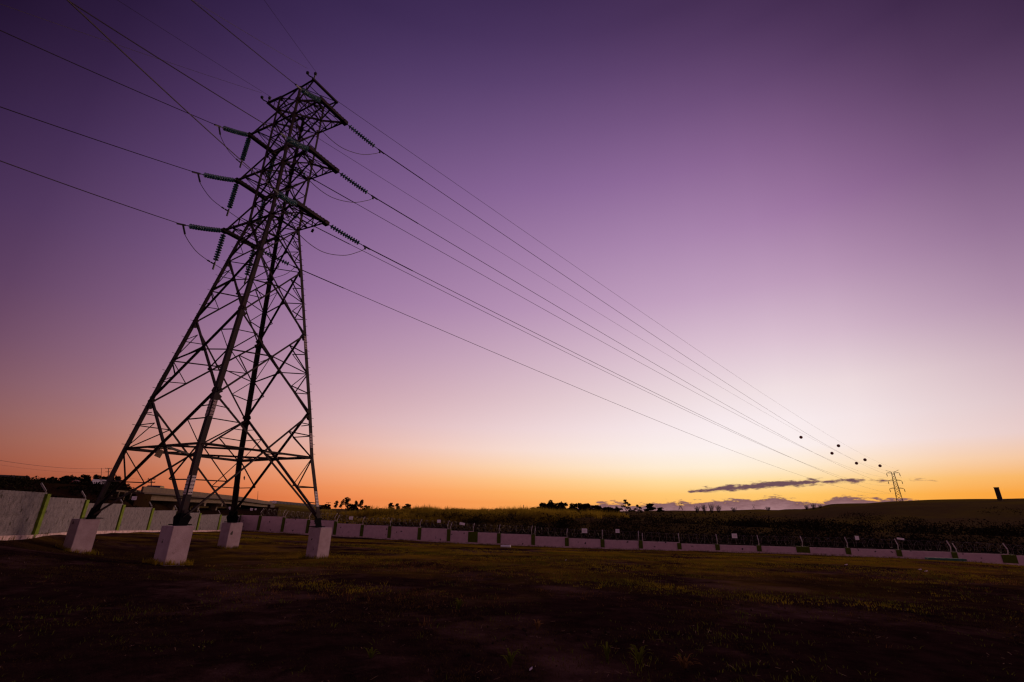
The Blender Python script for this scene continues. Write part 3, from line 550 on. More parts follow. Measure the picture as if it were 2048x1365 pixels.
# the horizontal frame at the crossing of the lowest braces
mb = MB(); mids = []
for f in FACES:
    a, b = lp_(f[0], LZ[1]), lp_(f[1], LZ[1]); m = (a + b) / 2; mids.append(m - fn(*f) * .04)
    mb.angle(a, m, .09, (0, 0, 1)); mb.angle(m, b, .09, (0, 0, 1))
for i in range(4): mb.angle(mids[i] + Vector((0, 0, .03)), mids[(i + 1) % 4] + Vector((0, 0, .03)), .08, (0, 0, 1))
for i, f in enumerate(FACES):
    for k in f:
        q = lp_(k, LZ[1]); j = (i + 1) % 4 if k == f[1] else (i - 1) % 4
        mb.angle(q.lerp(mids[i], .5) + Vector((0, 0, .02)), mids[i].lerp(mids[j], .35) + Vector((0, 0, .02)), .045, (0, 0, 1))
mb.build('diaphragm_frame', M_['steel'], pylon)
for z in ARM_Z + [LZ[4]]:
    mb = MB(); mb.angle(lp_('A', z), lp_('D', z), .045, (0, 0, 1)); mb.angle(lp_('B', z) + Vector((0, 0, .04)), lp_('C', z) + Vector((0, 0, .04)), .045, (0, 0, 1)); mb.build('plan_bracing', M_['steel'], pylon)
TIP = {}
def crossarm(l, side):
    z = ARM_Z[l]; up = UP_Z[l]; kin, kout = ('B', 'D') if side > 0 else ('A', 'C')
    t0 = C0 - PU * LU[l] + PV * side * LV[l]; t1 = C0 + PU * LU[l] + PV * side * LV[l]; t0 = Vector((t0.x, t0.y, z)); t1 = Vector((t1.x, t1.y, z))
    TIP[(l, 1 if side > 0 else 3)] = t0; TIP[(l, 2 if side > 0 else 4)] = t1
    mb = MB(); Z = Vector((0, 0, 1)); r0, r1 = lp_(kin, z), lp_(kout, z); u0, u1 = lp_(kin, up), lp_(kout, up)
    mb.angle(r0, t0, .09, Z); mb.angle(r1, t1, .09, Z); mb.angle(u0, t0, .085, PU); mb.angle(u1, t1, .085, PU)
    L = lambda a, b, t: a.lerp(b, t)
    # plan bracing
    for a, b in ((0, .35), (.35, .7), (.7, 1)):
        mb.angle(L(r0, t0, a), L(r1, t1, b), .045, Z) if a != .35 else mb.angle(L(r1, t1, a), L(r0, t0, b), .045, Z)
    for t in (.35, .7): mb.angle(L(r0, t0, t), L(r1, t1, t), .05, Z)
    # side lattice and the little posts between lower and upper chords
    for (r, t, u) in ((r0, t0, u0), (r1, t1, u1)):
        mb.angle(L(r, t, .5), L(u, t, .5), .04, PU); mb.angle(r, L(u, t, .5), .04, PU); mb.angle(L(r, t, .5), L(u, t, .78), .04, PU); mb.angle(L(r, t, .78), L(u, t, .78), .035, PU)
    mb.angle(L(u0, t0, .5), L(u1, t1, .5), .04, Z); mb.angle(L(u0, t0, .78), L(u1, t1, .78), .035, Z); mb.angle(u0, L(u1, t1, .5), .035, Z)
    arm = mb.build('crossarm', M_['steel'], pylon)
    mb = MB()                                                   # heavy double channel joining the two tips
    for dz, dv in ((.0, .07), (.0, -.07)):
        p = PV * dv; mb.prism(t0 - PU * .14 + p, t1 + PU * .14 + p, [(-.03, -.085), (.03, -.085), (.03, .085), (-.03, .085)], PV, Z)
    n = 9
    for i in range(n):
        c = t0.lerp(t1, i / (n - 1)); mb.box(c + Z * .1, (.05, .2, .03), -PY['yaw'] + math.pi / 2)
    for t in (t0, t1): mb.box(t + Vector((0, 0, -.02)), (.26, .26, .2), -PY['yaw'])
    mb.build('end_beam', M_['steel'], arm)
for l in range(3):
    for s in (1, -1): crossarm(l, s)
def peak_arm(side):
    kin, kout = ('B', 'D') if side > 0 else ('A', 'C'); Z = Vector((0, 0, 1)); z = PEAK_Z
    t0 = C0 - PU * LU[3] + PV * side * LV[3]; t1 = C0 + PU * LU[3] + PV * side * LV[3]; t0 = Vector((t0.x, t0.y, z)); t1 = Vector((t1.x, t1.y, z))
    TIP[(3, 1 if side > 0 else 3)] = t0; TIP[(3, 2 if side > 0 else 4)] = t1
    r0, r1 = lp_(kin, z), lp_(kout, z); u0, u1 = lp_(kin, UP_Z[2]), lp_(kout, UP_Z[2]); mb = MB()
    mb.angle(r0, t0, .10, Z); mb.angle(r1, t1, .09, Z); mb.angle(u0, t0, .06, PU); mb.angle(u1, t1, .06, PU); mb.angle(r0, t1, .045, Z); mb.angle(r0.lerp(t0, .5), r1.lerp(t1, .5), .045, Z)
    for r, t, u in ((r0, t0, u0), (r1, t1, u1)): mb.angle(r.lerp(t, .5), u.lerp(t, .5), .04, PU)
    arm = mb.build('peak_arm', M_['steel'], pylon)
    mb = MB(); mb.prism(t0 - PU * .08, t1 + PU * .08, [(-.06, -.055), (.06, -.055), (.06, .055), (-.06, .055)], PV, Z); mb.build('end_beam', M_['steel'], arm)
    # curved horns with round clamps at the corner facing back
    mb = MB(); b = t0 + PV * side * .02
    d1 = (-PU * .9 - PV * .45).normalized(); d2 = (PV * .5 - PU * .25).normalized() if side > 0 else (-PU * .3 + PV * .6).normalized()
    mb.tube([b, b + Z * .08 + d1 * .10, b + Z * .08 + d1 * .26, b + Z * .16 + d1 * .38], .035, 6)
    mb.tube([b, b + Z * .14, b + Z * .24 + d2 * .09, b + Z * .30 + d2 * .11], .035, 6)
    for c in (b + Z * .22 + d1 * .37, b + Z * .32 + d2 * .11): mb.lathe(c - Z * .08, Z, [(0, .02), (.02, .075), (.08, .09), (.14, .075), (.16, .02)], 8)
    mb.build('clamp_horn', M_['cap'], arm)
for s in (1, -1): peak_arm(s)
# footings
FT = {'A': 'white concrete footing under the far left pylon leg', 'B': 'largest white concrete footing, under the nearest pylon leg', 'C': 'white concrete footing under the rear pylon leg, nearest the wall corner', 'D': 'white concrete footing under the right-hand pylon leg'}
for k in 'ABCD':
    f = lp_(k, LZ[0] - .02); g = FOOT[k][2]
    h = .335; top = f.z; me = bpy.data.meshes.new('concrete_footing'); bm = bmesh.new()
    ctr = Vector((f.x, f.y, 0)) + PU * FOOT[k][0] * .10 + PV * FOOT[k][1] * .10
    R = Matrix.Rotation(-PY['yaw'], 4, 'Z')
    bmesh.ops.create_cube(bm, size=1, matrix=Matrix.Translation((ctr.x, ctr.y, (top + g - .35) / 2)) @ R @ Matrix.Diagonal((2 * h, 2 * h, top - g + .35, 1)))
    bmesh.ops.bevel(bm, geom=bm.edges[:], offset=.012, segments=2, affect='EDGES'); bm.to_mesh(me); bm.free()
    tag(link('concrete_footing', me, M_['footing']), FT[k], 'footing', 'white footings under the pylon')
# hanging tin plate on the horizontal frame and two small tags on the arms
def hanging(name, p, w, h, rz, tilt, m, label, cord=.12):
    r = empty(name, p, label, 'plate'); R = Matrix.Rotation(rz, 3, 'Z') @ Matrix.Rotation(tilt, 3, 'Y')
    MB().box(p + R @ Vector((0, 0, -cord - h / 2)), (w, .01, h), R=R).build('plate', m, r)
    MB().tube([p, p + R @ Vector((0, 0, -cord))], .008, 4).build('hook', M_['bolt'], r)
hanging('hanging_plate', mids[0] + (lp_('A', LZ[1]) - mids[0]) * -.03, .24, .30, -PY['yaw'] + math.pi / 2, .30, M_['plate'], 'tilted rusty tin plate hanging from the lowest horizontal frame of the pylon')
tc_ = TIP[(0, 2)].lerp(lp_('D', ARM_Z[0]), .38); hanging('hanging_tag', tc_, .12, .20, .4, .2, M_['bolt'], 'small dark tag hanging under the lowest right crossarm', .22)
tc_ = TIP[(0, 3)].lerp(lp_('A', ARM_Z[0]), .45); hanging('hanging_tag', tc_, .10, .16, .4, .2, M_['bolt'], 'small dark tag hanging under the lowest left crossarm', .22)

# ------------------------------------------------------------------ insulator strings
PITCH_D = .146
def disc_mesh():
    mb = MB(); mb.lathe((0, 0, 0), (0, 0, -1), [(.0, .035), (.045, .045), (.055, .06), (.062, .11), (.075, .134), (.088, .130), (.080, .09), (.092, .085), (.084, .05), (.095, .03), (.10, .012), (.146, .012)], 12)
    return mb.mesh('disc')
def cap_mesh():
    mb = MB(); mb.lathe((0, 0, .012), (0, 0, -1), [(.0, .02), (.008, .046), (.062, .05), (.066, .03)], 8); return mb.mesh('cap')
DISC = disc_mesh(); DISC.materials.append(M_['glass']); CAPM = cap_mesh(); CAPM.materials.append(M_['cap'])
for me in (DISC, CAPM): me.polygons.foreach_set('use_smooth', [True] * len(me.polygons))
def string(P, E, label, nd=12, droop=.0, group='glass insulator strings on the pylon'):
    """String of discs from P to E; returns E."""
    P, E = Vector(P), Vector(E); L = (E - P).length; d = (E - P).normalized(); root = empty('insulator_string', P, label, 'insulator', group)
    s0 = max(.12, (L - nd * PITCH_D) * .42)
    side = d.cross(Vector((0, 0, 1)))
    sagv = Vector((0, 0, -1)) if side.length > .2 else Vector((0, 0, 0))
    pos = lambda s: P + d * s + sagv * droop * 4 * (s / L) * (1 - s / L)
    MB().tube([P, pos(s0 * .5), pos(s0)], .018, 5).build('shackle', M_['cap'], root)
    for i in range(nd):
        a, b = pos(s0 + i * PITCH_D), pos(s0 + (i + 1) * PITCH_D); q = (b - a).normalized().to_track_quat('-Z', 'Y')
        o = bpy.data.objects.new('disc', DISC); COL.objects.link(o); o.parent = root; o.matrix_parent_inverse = parent_matrix(root).inverted(); o.location = a; o.rotation_mode = 'QUATERNION'; o.rotation_quaternion = q
        c = bpy.data.objects.new('cap', CAPM); COL.objects.link(c); c.parent = o
    e0 = pos(s0 + nd * PITCH_D); mb = MB(); mb.tube([e0, E], .022, 6); dd = (E - e0).normalized()
    mb.tube([E - dd * .12, E + dd * .30], .045, 6)
    mb.build('end_clamp', M_['cap'], root)
    return E
def solve(P, px, py, L, near):
    r = ray(px, py).normalized(); O = Vector((0, 0, CZ)); d = P - O; b = r.dot(d); q = max(0, b * b - (d.dot(d) - L * L)) ** .5
    return O + r * (b - q if near else b + q)
OUTAZ = {}
ENDS = {}
lvl = ['lowest', 'middle', 'top']
IN = {(0, 3): (366, 450), (1, 3): (396, 347), (2, 3): (438, 253), (2, 1): (598, 175), (1, 1): (568, 272), (0, 1): (553, 383)}
for (l, k), (x, y) in IN.items():
    E = solve(TIP[(l, k)], x, y, 2.35, True); side = 'left' if k == 3 else 'right'
    ENDS[('in', l, k)] = string(TIP[(l, k)], E, 'teal glass string pulling left towards the viewer from the %s %s crossarm' % (lvl[l], side), droop=.10 if k == 1 else .05)
od = Vector((math.sin(math.radians(38)), math.cos(math.radians(38)), -.085)).normalized()
for l in range(3):
    for k in (2, 4):
        side = 'right' if k == 2 else 'left'; P = TIP[(l, k)]
        ENDS[('out', l, k)] = string(P, P + od * 2.45, 'teal glass string pulling right into the distance from the %s %s crossarm' % (lvl[l], side), droop=.03)
for l in range(3):
    for k in (3, 4):
        P = TIP[(l, k)] - Vector((0, 0, .08)); wh = 'outer' if k == 3 else 'rear'
        ENDS[('hang', l, k)] = string(P, P + Vector((-.03, -.05, -1.98)), 'teal glass string hanging straight down from the %s corner of the %s left crossarm' % (wh, lvl[l]), nd=11)

# ------------------------------------------------------------------ cables
def cable(name, pts, r, label, cat='cable', group=None, parts=(), n=5):
    root = tag(MB().tube(pts, r, n).build(name, M_['cable'], None, True), label, cat, group)
    return root
def para(P, Q, sag, n=90, pw=1.6):
    out = []
    for i in range(n + 1):
        t = (i / n) ** pw; p = Vector(P).lerp(Vector(Q), t); p.z -= 4 * sag * t * (1 - t); out.append(p)
    return out
DF = 320.0
FARP = {('out', 2, 2): (1804.5, 956, 4.2), ('out', 1, 2): (1809, 972, 4.2), ('out', 0, 2): (1813.5, 988, 4.0), ('out', 2, 4): (1776.5, 956, 4.0), ('out', 1, 4): (1779.5, 971.5, 4.4), ('out', 0, 4): (1781.5, 987, 4.2), 'SR': (1799.5, 940, 3.6), 'SL': (1773, 941.5, 3.6)}
WIRE_OBS = {('out', 2, 2): [(1060, 500), (1400, 731.9), (1597.8, 857), (1742.9, 938)], ('out', 1, 2): [(1060, 577.8), (1400, 781.4), (1597.8, 891), (1751.6, 961.5)], ('out', 0, 2): [(1060, 662.5), (1400, 834), (1597.8, 922), (1694.5, 963.7)],
 ('out', 2, 4): [(760, 434.5), (1060, 608.6), (1400, 802), (1597.8, 902)], ('out', 1, 4): [(760, 523), (1060, 678.5), (1400, 846.8), (1597.8, 927)], ('out', 0, 4): [(760, 613.2), (1060, 744), (1400, 886.8), (1611, 962.6)]}
for l in range(3):
    for k in (2, 4):
        key = ('out', l, k); x, y, s = FARP[key]; side = 'right' if k == 2 else 'left'; E = ENDS[key]
        Q = at(x, y, DF); pts = para(E, Q, s)
        o = cable('conductor_cable', pts, .018, 'power cable running from the %s %s crossarm to the distant pylon' % (lvl[l], side), group='cables running off to the distant pylon')
        d = (pts[2] - pts[0]).normalized(); MB().tube(para(E, Q, s, 90)[:1] + [E + (pts[3] - E) * f for f in (.2, .4)] if False else [E, E + d * 1.6, E + d * 3.2], .028, 6).build('armour_rod', M_['cable'], o)
for key, tp in (('SR', TIP[(3, 2)]), ('SL', TIP[(3, 4)])):
    x, y, s = FARP[key]; side = 'right' if key == 'SR' else 'left'
    cable('earth_wire', para(tp + Vector((0, 0, .1)), at(x, y, DF), s), .012, 'thin earth wire from the %s peak of the pylon to the distant pylon' % side, group='thin earth wires above the cables')
# marker balls on the earth wires
BL = [('SL', 1602, 875, 'nearest dark marker ball, the upper left one of the six'), ('SR', 1677, 892, 'dark marker ball second from top, right of the nearest one'), ('SL', 1664, 907, 'dark marker ball just below and left of the second one'),
      ('SR', 1730, 920, 'dark marker ball, upper one of the middle pair'), ('SL', 1713, 927, 'dark marker ball, lower one of the middle pair'), ('SR', 1760, 932, 'smallest dark marker ball, closest to the distant pylon')]
for key, px, py, lab in BL:
    tp = TIP[(3, 2)] if key == 'SR' else TIP[(3, 4)]; x, y, s = FARP[key]; pts = para(tp, at(x, y, DF), s, 600, 1)
    ta = ray(px, py); az = math.atan2(ta.x, ta.y); p = min(pts, key=lambda q: abs(math.atan2(q.x, q.y) - az))
    D = math.hypot(p.x, p.y); c = at(px, py, D); c.z = .35 * c.z + .65 * c.z
    r = empty('marker_ball', c, lab, 'marker ball', 'dark marker balls on the earth wires'); rr = .40 * (D / 150) ** .72
    MB().lathe(c + Vector((0, 0, rr)), (0, 0, -1), [(rr * (1 - math.cos(t)), rr * math.sin(t)) for t in np.linspace(0.01, math.pi - .01, 13)], 16).build('shell', M_['ball'], r, True)
    MB().lathe(c + Vector((0, 0, .03)), (0, 0, -1), [(0, rr * 1.0), (.0, rr * 1.03), (.06, rr * 1.03), (.06, rr)], 16).build('seam_band', M_['bolt'], r)
# incoming cables: slack spans dropping towards a gantry behind the viewer
INW = {(0, 3): (190, (0, 322)), (1, 3): (204, (0, 214)), (2, 3): (204, (0, 61)), (2, 1): (196, (382, 0)), (1, 1): (198, (134, 0)), (0, 1): (181, (134, 0))}
def inplane(Q, azd, px, py):
    a = math.radians(azd); n = Vector((math.cos(a), -math.sin(a), 0)); O = Vector((0, 0, CZ)); r = ray(px, py); return O + r * ((Q - O).dot(n) / r.dot(n))
def incoming(Q, azd, e, ext=3.4, dip=.12, n=50, s2=.0008):
    B = inplane(Q, azd, *e); h = (Vector((B.x - Q.x, B.y - Q.y, 0))).length; sl = (B.z - Q.z) / h; dr = Vector((math.sin(math.radians(azd)), math.cos(math.radians(azd)), 0)); out = []
    for i in range(n + 1):
        s = h * ext * (i / n) ** 1.3; out.append(Vector((Q.x, Q.y, Q.z + sl * s + s2 * s * (s - h))) + dr * s)
    return out
for (l, k), (a, e) in INW.items():
    side = 'left' if k == 3 else 'right'; E = ENDS[('in', l, k)]
    o = cable('conductor_cable', incoming(E, a, e, s2=.003), .018, 'power cable leaving the %s %s crossarm towards the upper left of the view' % (lvl[l], side), group='cables coming in from the upper left')
for tp, es, side in ((TIP[(3, 1)], ((200, (528, 0)), (176, (384, 0))), 'right'), (TIP[(3, 3)], ((204, (234, 0)), (188, (62, 30))), 'left')):
    for j, (a, e) in enumerate(es):
        E = tp + Vector((0, 0, .4)) + (Vector((-.25, -.4, -.05)) if j else Vector((.12, 0, .05)))
        cable('earth_wire', incoming(E, a, e, s2=.002), .008, 'hair-thin %s earth wire rising from the %s peak towards the top of the view' % ('lower' if j else 'upper', side), group='hair-thin wires above the pylon')
# jumpers looping under the arms
def smooth(pts, n=10):
    P = [Vector(p) for p in pts]; P = [2 * P[0] - P[1]] + P + [2 * P[-1] - P[-2]]; out = []
    for i in range(1, len(P) - 2):
        for k in range(n):
            t = k / n; out.append(.5 * ((2 * P[i]) + (P[i + 1] - P[i - 1]) * t + (2 * P[i - 1] - 5 * P[i] + 4 * P[i + 1] - P[i + 2]) * t * t + (-P[i - 1] + 3 * P[i] - 3 * P[i + 1] + P[i + 2]) * t ** 3))
    return out + [P[-2]]
for l in range(3):
    i_, o_, h1, h2 = ENDS[('in', l, 3)], ENDS[('out', l, 4)], ENDS[('hang', l, 3)], ENDS[('hang', l, 4)]
    Z = Vector((0, 0, 1)); m1 = i_.lerp(h1, .45) - Z * .42; m0 = i_.lerp(h1, .12) - Z * .32; m2 = i_.lerp(h1, .8) - Z * .20; g = h1.lerp(h2, .5) - Z * .08; m3 = h2.lerp(o_, .4) - Z * .35; m4 = h2.lerp(o_, .8) - Z * .34
    o = cable('jumper_cable', smooth([i_, m0, m1, m2, h1, g, h2, m3, m4, o_]), .016, 'jumper cable looping under the %s left crossarm between hanging strings' % lvl[l], group='jumper loops under the left crossarms')
    mb = MB(); mb.tube([m2, m2.lerp(h1, .35)], .04, 5); mb.tube([m2.lerp(h1, .5), m2.lerp(h1, .85)], .04, 5); mb.tube([i_, i_.lerp(m0, .9)], .045, 5); mb.build('damper', M_['cap'], o)
    i_, o_ = ENDS[('in', l, 1)], ENDS[('out', l, 2)]
    o = cable('jumper_cable', smooth([i_, i_.lerp(o_, .06) - Z * .55, i_.lerp(o_, .25) - Z * 1.35, i_.lerp(o_, .5) - Z * 1.62, i_.lerp(o_, .75) - Z * 1.2, i_.lerp(o_, .93) - Z * .5, o_ - Z * .12]), .016, 'jumper cable hanging in one loop below the %s right crossarm' % lvl[l], group='jumper loops under the right crossarms')
    MB().tube([o_, o_ - Z * .16], .05, 6).build('clamp', M_['cap'], o)
# bird perched on a strut of the back face
def bird():
    a, b = lp_('C', 0), lp_('D', 0)
    K = lp_('C', (LZ[0] + LZ[1]) / 2); X = (lp_('C', LZ[1]) + lp_('D', LZ[1])) / 2; h = lp_('C', LZ[0] + .22).lerp(X, .5)
    best = min((abs(0), i) for i in range(1)); 
    # the strut from the quarter point of the rear leg inwards
    q = lp_('C', LZ[1] + (LZ[0] + .22 - LZ[1]) * .5); h = lp_('C', LZ[0] + .22).lerp(X, .5)
    az = math.atan2(ray(488, 957).x, ray(488, 957).y)
    p = min((q.lerp(h, t / 50) for t in range(51)), key=lambda v: abs(math.atan2(v.x, v.y) - az)); D = math.hypot(p.x, p.y)
    p = at(488, 958.5, D + .02)
    me = bpy.data.meshes.new('bird'); bm = bmesh.new()
    sk = [((0, 0, .03), .035), ((-.01, 0, .09), .062), ((.01, 0, .16), .058), ((.035, 0, .215), .035), ((.05, 0, .25), .036), ((.09, 0, .255), .012), ((-.06, 0, .02), .028), ((-.10, 0, -.10), .02)]
    seq = [7, 6, 0, 1, 2, 3, 4, 5]; R = Matrix.Rotation(2.6, 3, 'Z'); mb = MB(); n = 10; base = 0
    pts = [sk[i][0] for i in (7, 6)] + [sk[i][0] for i in (1, 2, 3, 4, 5)]; rad = [.018, .035, .062, .058, .036, .037, .006]
    for i, (q_, r_) in enumerate(zip(pts, rad)):
        d = Vector(pts[min(i + 1, 6)]) - Vector(pts[max(i - 1, 0)]); d.normalize(); s_ = Vector((0, 1, 0)); u_ = d.cross(s_)
        for k in range(n):
            t = 2 * math.pi * k / n; mb.v.append(tuple(p + R @ (Vector(q_) * .52 + (s_ * math.cos(t) + u_ * math.sin(t)) * r_ * .62)))
    for i in range(6):
        for k in range(n): mb.f.append((i * n + k, i * n + (k + 1) % n, (i + 1) * n + (k + 1) % n, (i + 1) * n + k))
    mb.f.append(tuple(range(n - 1, -1, -1))); mb.f.append(tuple(6 * n + k for k in range(n)))
    o = mb.build('bird', M_['bird'], None, True); tag(o, 'small dark bird perched on a pylon strut beside the rear leg', 'bird')
    l_ = MB(); [l_.tube([p + Vector((0, s_, .05)), p + Vector((0, s_, -.03))], .006, 4) for s_ in (-.02, .02)]; l_.build('foot', M_['bird'], o)
bird()
# ------------------------------------------------------------------ distant pylons
def far_pylon():
    D = DF; ax = at(1792, 960, D); la = math.radians(38); d = Vector((math.sin(la), math.cos(la), 0)); s = Vector((math.cos(la), -math.sin(la), 0)); Z = Vector((0, 0, 1))
    cx = at(1793.5, 978, D); c = Vector((cx.x, cx.y, 0)); g = zg(c.x, c.y)
    # the leg feet are spread wide; the shaft is set over their middle
    zz = [at(1793, y, D).z for y in (1001, 978, 962.2, 946.6, 941.5)]
    root = empty('lattice_pylon', (c.x, c.y, g), 'distant slender pylon with six arms on the right-hand hill crest', 'pylon')
    zb = g - .3; zw = zz[1]; W = lambda z: .62 + max(0, (zw - z)) * .095 + max(0, zw - z) * .0
    P = lambda i, j, z: c + s * i * W(z) + d * j * W(z) + Z * z
    for i, j in ((-1, -1), (-1, 1), (1, -1), (1, 1)):
        MB().corner(P(i, j, zb), P(i, j, zz[3] + .6), .26, -s * i, -d * j).build('leg', M_['pole'], root)
    mb = MB(); lv = [zb + .3]
    while lv[-1] < zz[3]: lv.append(lv[-1] + max(1.25, W(lv[-1]) * 1.5))
    for a, b in zip(lv[:-1], lv[1:]):
        for j in (-1, 1):
            mb.angle(P(-1, j, a), P(1, j, b), .10, d); mb.angle(P(1, j, a), P(-1, j, b), .10, d)
            mb.angle(P(j, -1, a), P(j, 1, b), .09, s)
    mb.build('bracing', M_['pole'], root)
    for k, z in enumerate((zz[1], zz[2], zz[3])):
        for sg in (-1, 1):
            w = (2.95, 2.8, 2.65)[k]; t = c + s * sg * w + Z * (z + .05); mb = MB()
            for j in (-1, 1): mb.angle(P(sg, j, z), t, .15, Z)
            mb.angle(P(sg, 0, z + .9), t, .12, d); mb.angle(P(sg, 0, z + .45), c + s * sg * w * .6 + Z * z, .05, d); mb.build('crossarm', M_['pole'], root)
            b = MB(); e = t + s * .12 - Z * 1.75; b.lathe(t, e - t, [(.1, .05), (.3, .05), (.31, .15), (1.55, .15), (1.56, .06), (1.75, .06)], 8); b.build('hanging_string', M_['cap'], root)
    for sg in (-1, 1):
        mb = MB(); t = c + s * sg * 2.7 + Z * (zz[4] + .25); mb.angle(P(sg, 0, zz[3] + .6), t, .14, d); mb.angle(P(-sg, 0, zz[3] + .6), P(sg, 0, zz[3] + .6), .08, d); mb.build('peak_arm', M_['pole'], root)
far_pylon()
def tiny_pylon(px, y0, y1, D, label, w):
    b, t = at(px, y0, D), at(px, y1, D); root = empty('lattice_pylon', b, label, 'pylon'); mb = MB(); H = t.z - b.z
    s = Vector((math.cos(.38), -math.sin(.38), 0)); q = [b - s * w, b + s * w]; n = [b - s * w * .3 + Vector((0, 0, H * .62)), b + s * w * .3 + Vector((0, 0, H * .62))]
    m = [b - s * w * .8 + Vector((0, 0, H)), b + s * w * .8 + Vector((0, 0, H))]; r = w * .09
    for i in (0, 1): mb.tube([q[i], n[i], m[i]], r, 4)
    mb.tube([q[0], n[1]], r * .7, 4); mb.tube([q[1], n[0]], r * .7, 4); mb.build('mast', M_['pole'], root)
    mb = MB(); mb.tube([m[0] - s * w * .4, m[1] + s * w * .4], r, 4); mb.tube([n[0] - s * w * .1, n[1] + s * w * .1], r, 4); mb.build('crossbar', M_['pole'], root)
tiny_pylon(1361.6, 1021, 1006.5, 560, 'tiny pylon on the skyline against the mauve cloud, left of the bare bushes', 2.2)
tiny_pylon(1508, 1019, 1010.5, 420, 'minute pylon with two masts on the skyline right of the bare bushes', .9)
def mast(px, y0, y1, D, label, r, name='radio_mast', bars=()):
    b, t = at(px, y0, D), at(px, y1, D); root = empty(name, b, label, name.split('_')[-1]); MB().tube([b - Vector((0, 0, .8)), t], r, 5, r * .6).build('shaft', M_['pole'], root)
    s = Vector((math.cos(.5), -math.sin(.5) * -1, 0)).normalized()
    for f, w in bars:
        p = b.lerp(t, f); mb = MB(); mb.box(p, (w, .14, .14), 0)
        for k in (-.45, -.15, .15, .45): mb.lathe(p + Vector((w * k, 0, .05)), (0, 0, 1), [(0, .05), (.12, .06), (.2, .03)], 6)
        mb.build('crossbar', M_['pole'], root)
mast(1047.5, 1021.5, 1010, 520, 'thin red-brown mast on the skyline left of the big dark tree', .55, 'radio_mast', ((.6, 1.3),))
mast(516, 999, 983, 215, 'thin bare lamp pole at the far end of the concrete bridge', .10, 'lamp_pole')
mast(657, 1019, 1005, 260, 'small utility pole with one crossbar beside the tree clump right of the pylon', .15, 'utility_pole', ((.95, 2.4),))
mast(203, 968, 936.5, 235, 'thin leaning pole above the left tree clump', .10, 'bare_pole')
mast(217, 975, 936.8, 240, 'utility pole with two crossbars rising from the left tree clump', .18, 'utility_pole', ((.985, 2.5), (.80, 2.2)))
mast(303, 999, 958, 130, 'utility pole with two crossbars in front of the bridge end', .14, 'utility_pole', ((.98, 1.6), (.82, 1.5)))
ua = at(217, 937, 240); ub = at(-60, 911, 150); uc = at(303, 959, 130)
for dx, dz, lab in ((0, 0, 'upper thin wire from the left edge to the first utility pole'), (0, -1.4, 'lower thin wire from the left edge to the first utility pole')):
    cable('utility_wire', para(ub + Vector((0, 0, dz * .6)), ua + Vector((0, 0, dz)), 1.1, 30, 1), .035 if dz == 0 else .016, lab)
cable('utility_wire', para(ua, uc, 1.2, 30, 1), .012, 'faint wire sagging between the two utility poles on the left')

# ------------------------------------------------------------------ concrete road bridge
def bridge():
    def dist(px, py):
        r = ray(px, py); T = r.x / r.y; t = (68.8 * T + 50) / (-90 - 306 * T); x, y = -50 - 90 * t, 68.8 + 306 * t; return math.hypot(x, y)
    tops = [(288, 973.2), (305, 974.3), (328, 976.7), (360, 980.2), (395, 984.2), (423, 987.4), (445, 989.6), (466, 991.8), (480, 993.8), (494, 996.2), (512, 999.2), (529, 1002.0), (545, 1003.8)]
    P = [at(x, y, dist(x, y)) for x, y in tops]; root = empty('road_bridge', (P[2].x, P[2].y, zg(P[2].x, P[2].y)), 'long pale concrete road bridge crossing behind the wall on the left', 'bridge')
    nrm = []
    for i in range(len(P)):
        d = P[min(i + 1, len(P) - 1)] - P[max(i - 1, 0)]; d.z = 0; d.normalize(); n = Vector((-d.y, d.x, 0)); n = n if n.x < 0 else -n; nrm.append(n)
    def strip(off0, off1, z0, z1, name, m):
        mb = MB()
        for i in range(len(P) - 1):
            vs = []
            for k in (i, i + 1):
                for o_, z_ in ((off0, z0), (off1, z0), (off1, z1), (off0, z1)): q = P[k] + nrm[k] * o_; vs.append((q.x, q.y, P[k].z + z_))
            mb.add(vs, [(0, 1, 5, 4), (1, 2, 6, 5), (2, 3, 7, 6), (3, 0, 4, 7), (3, 2, 1, 0), (4, 5, 6, 7)])
        return mb.build(name, m, root)
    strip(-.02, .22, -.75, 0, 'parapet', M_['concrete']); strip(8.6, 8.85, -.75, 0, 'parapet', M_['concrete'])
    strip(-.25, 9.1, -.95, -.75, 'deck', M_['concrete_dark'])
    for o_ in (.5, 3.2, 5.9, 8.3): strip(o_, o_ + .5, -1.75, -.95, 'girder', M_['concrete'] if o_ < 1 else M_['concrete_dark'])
    for px in (371, 417, 451, 487):
        k = min(range(len(tops)), key=lambda i: abs(tops[i][0] - px)); r = ray(px, 990); T = r.x / r.y; t = (68.8 * T + 50) / (-90 - 306 * T); c = Vector((-50 - 90 * t, 68.8 + 306 * t, 0)) + nrm[k] * 1.2; zt = P[k].z - 1.75
        mb = MB(); g = zg(c.x, c.y) - .5; rz = math.atan2(nrm[k].y, nrm[k].x)
        mb.box(c + nrm[k] * .4 + Vector((0, 0, (zt + g) / 2)), (.9, 1.0, zt - g), rz); mb.box(c + nrm[k] * 5.2 + Vector((0, 0, (zt + g) / 2)), (.9, 1.0, zt - g), rz); mb.box(c + nrm[k] * 3 + Vector((0, 0, zt - .3)), (8, 1.1, .6), rz)
        mb.build('pier', M_['concrete'], root)
    a = P[0] + nrm[0] * 4.4; mb = MB(); rz = math.atan2(nrm[0].y, nrm[0].x); mb.box(a + Vector((0, 0, -3.2)), (9.4, 5, 4.4), rz); mb.build('abutment', M_['bank'], root)
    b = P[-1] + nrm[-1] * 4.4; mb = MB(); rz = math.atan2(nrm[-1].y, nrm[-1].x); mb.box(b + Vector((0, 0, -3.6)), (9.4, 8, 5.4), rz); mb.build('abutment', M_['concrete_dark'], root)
    return P, nrm
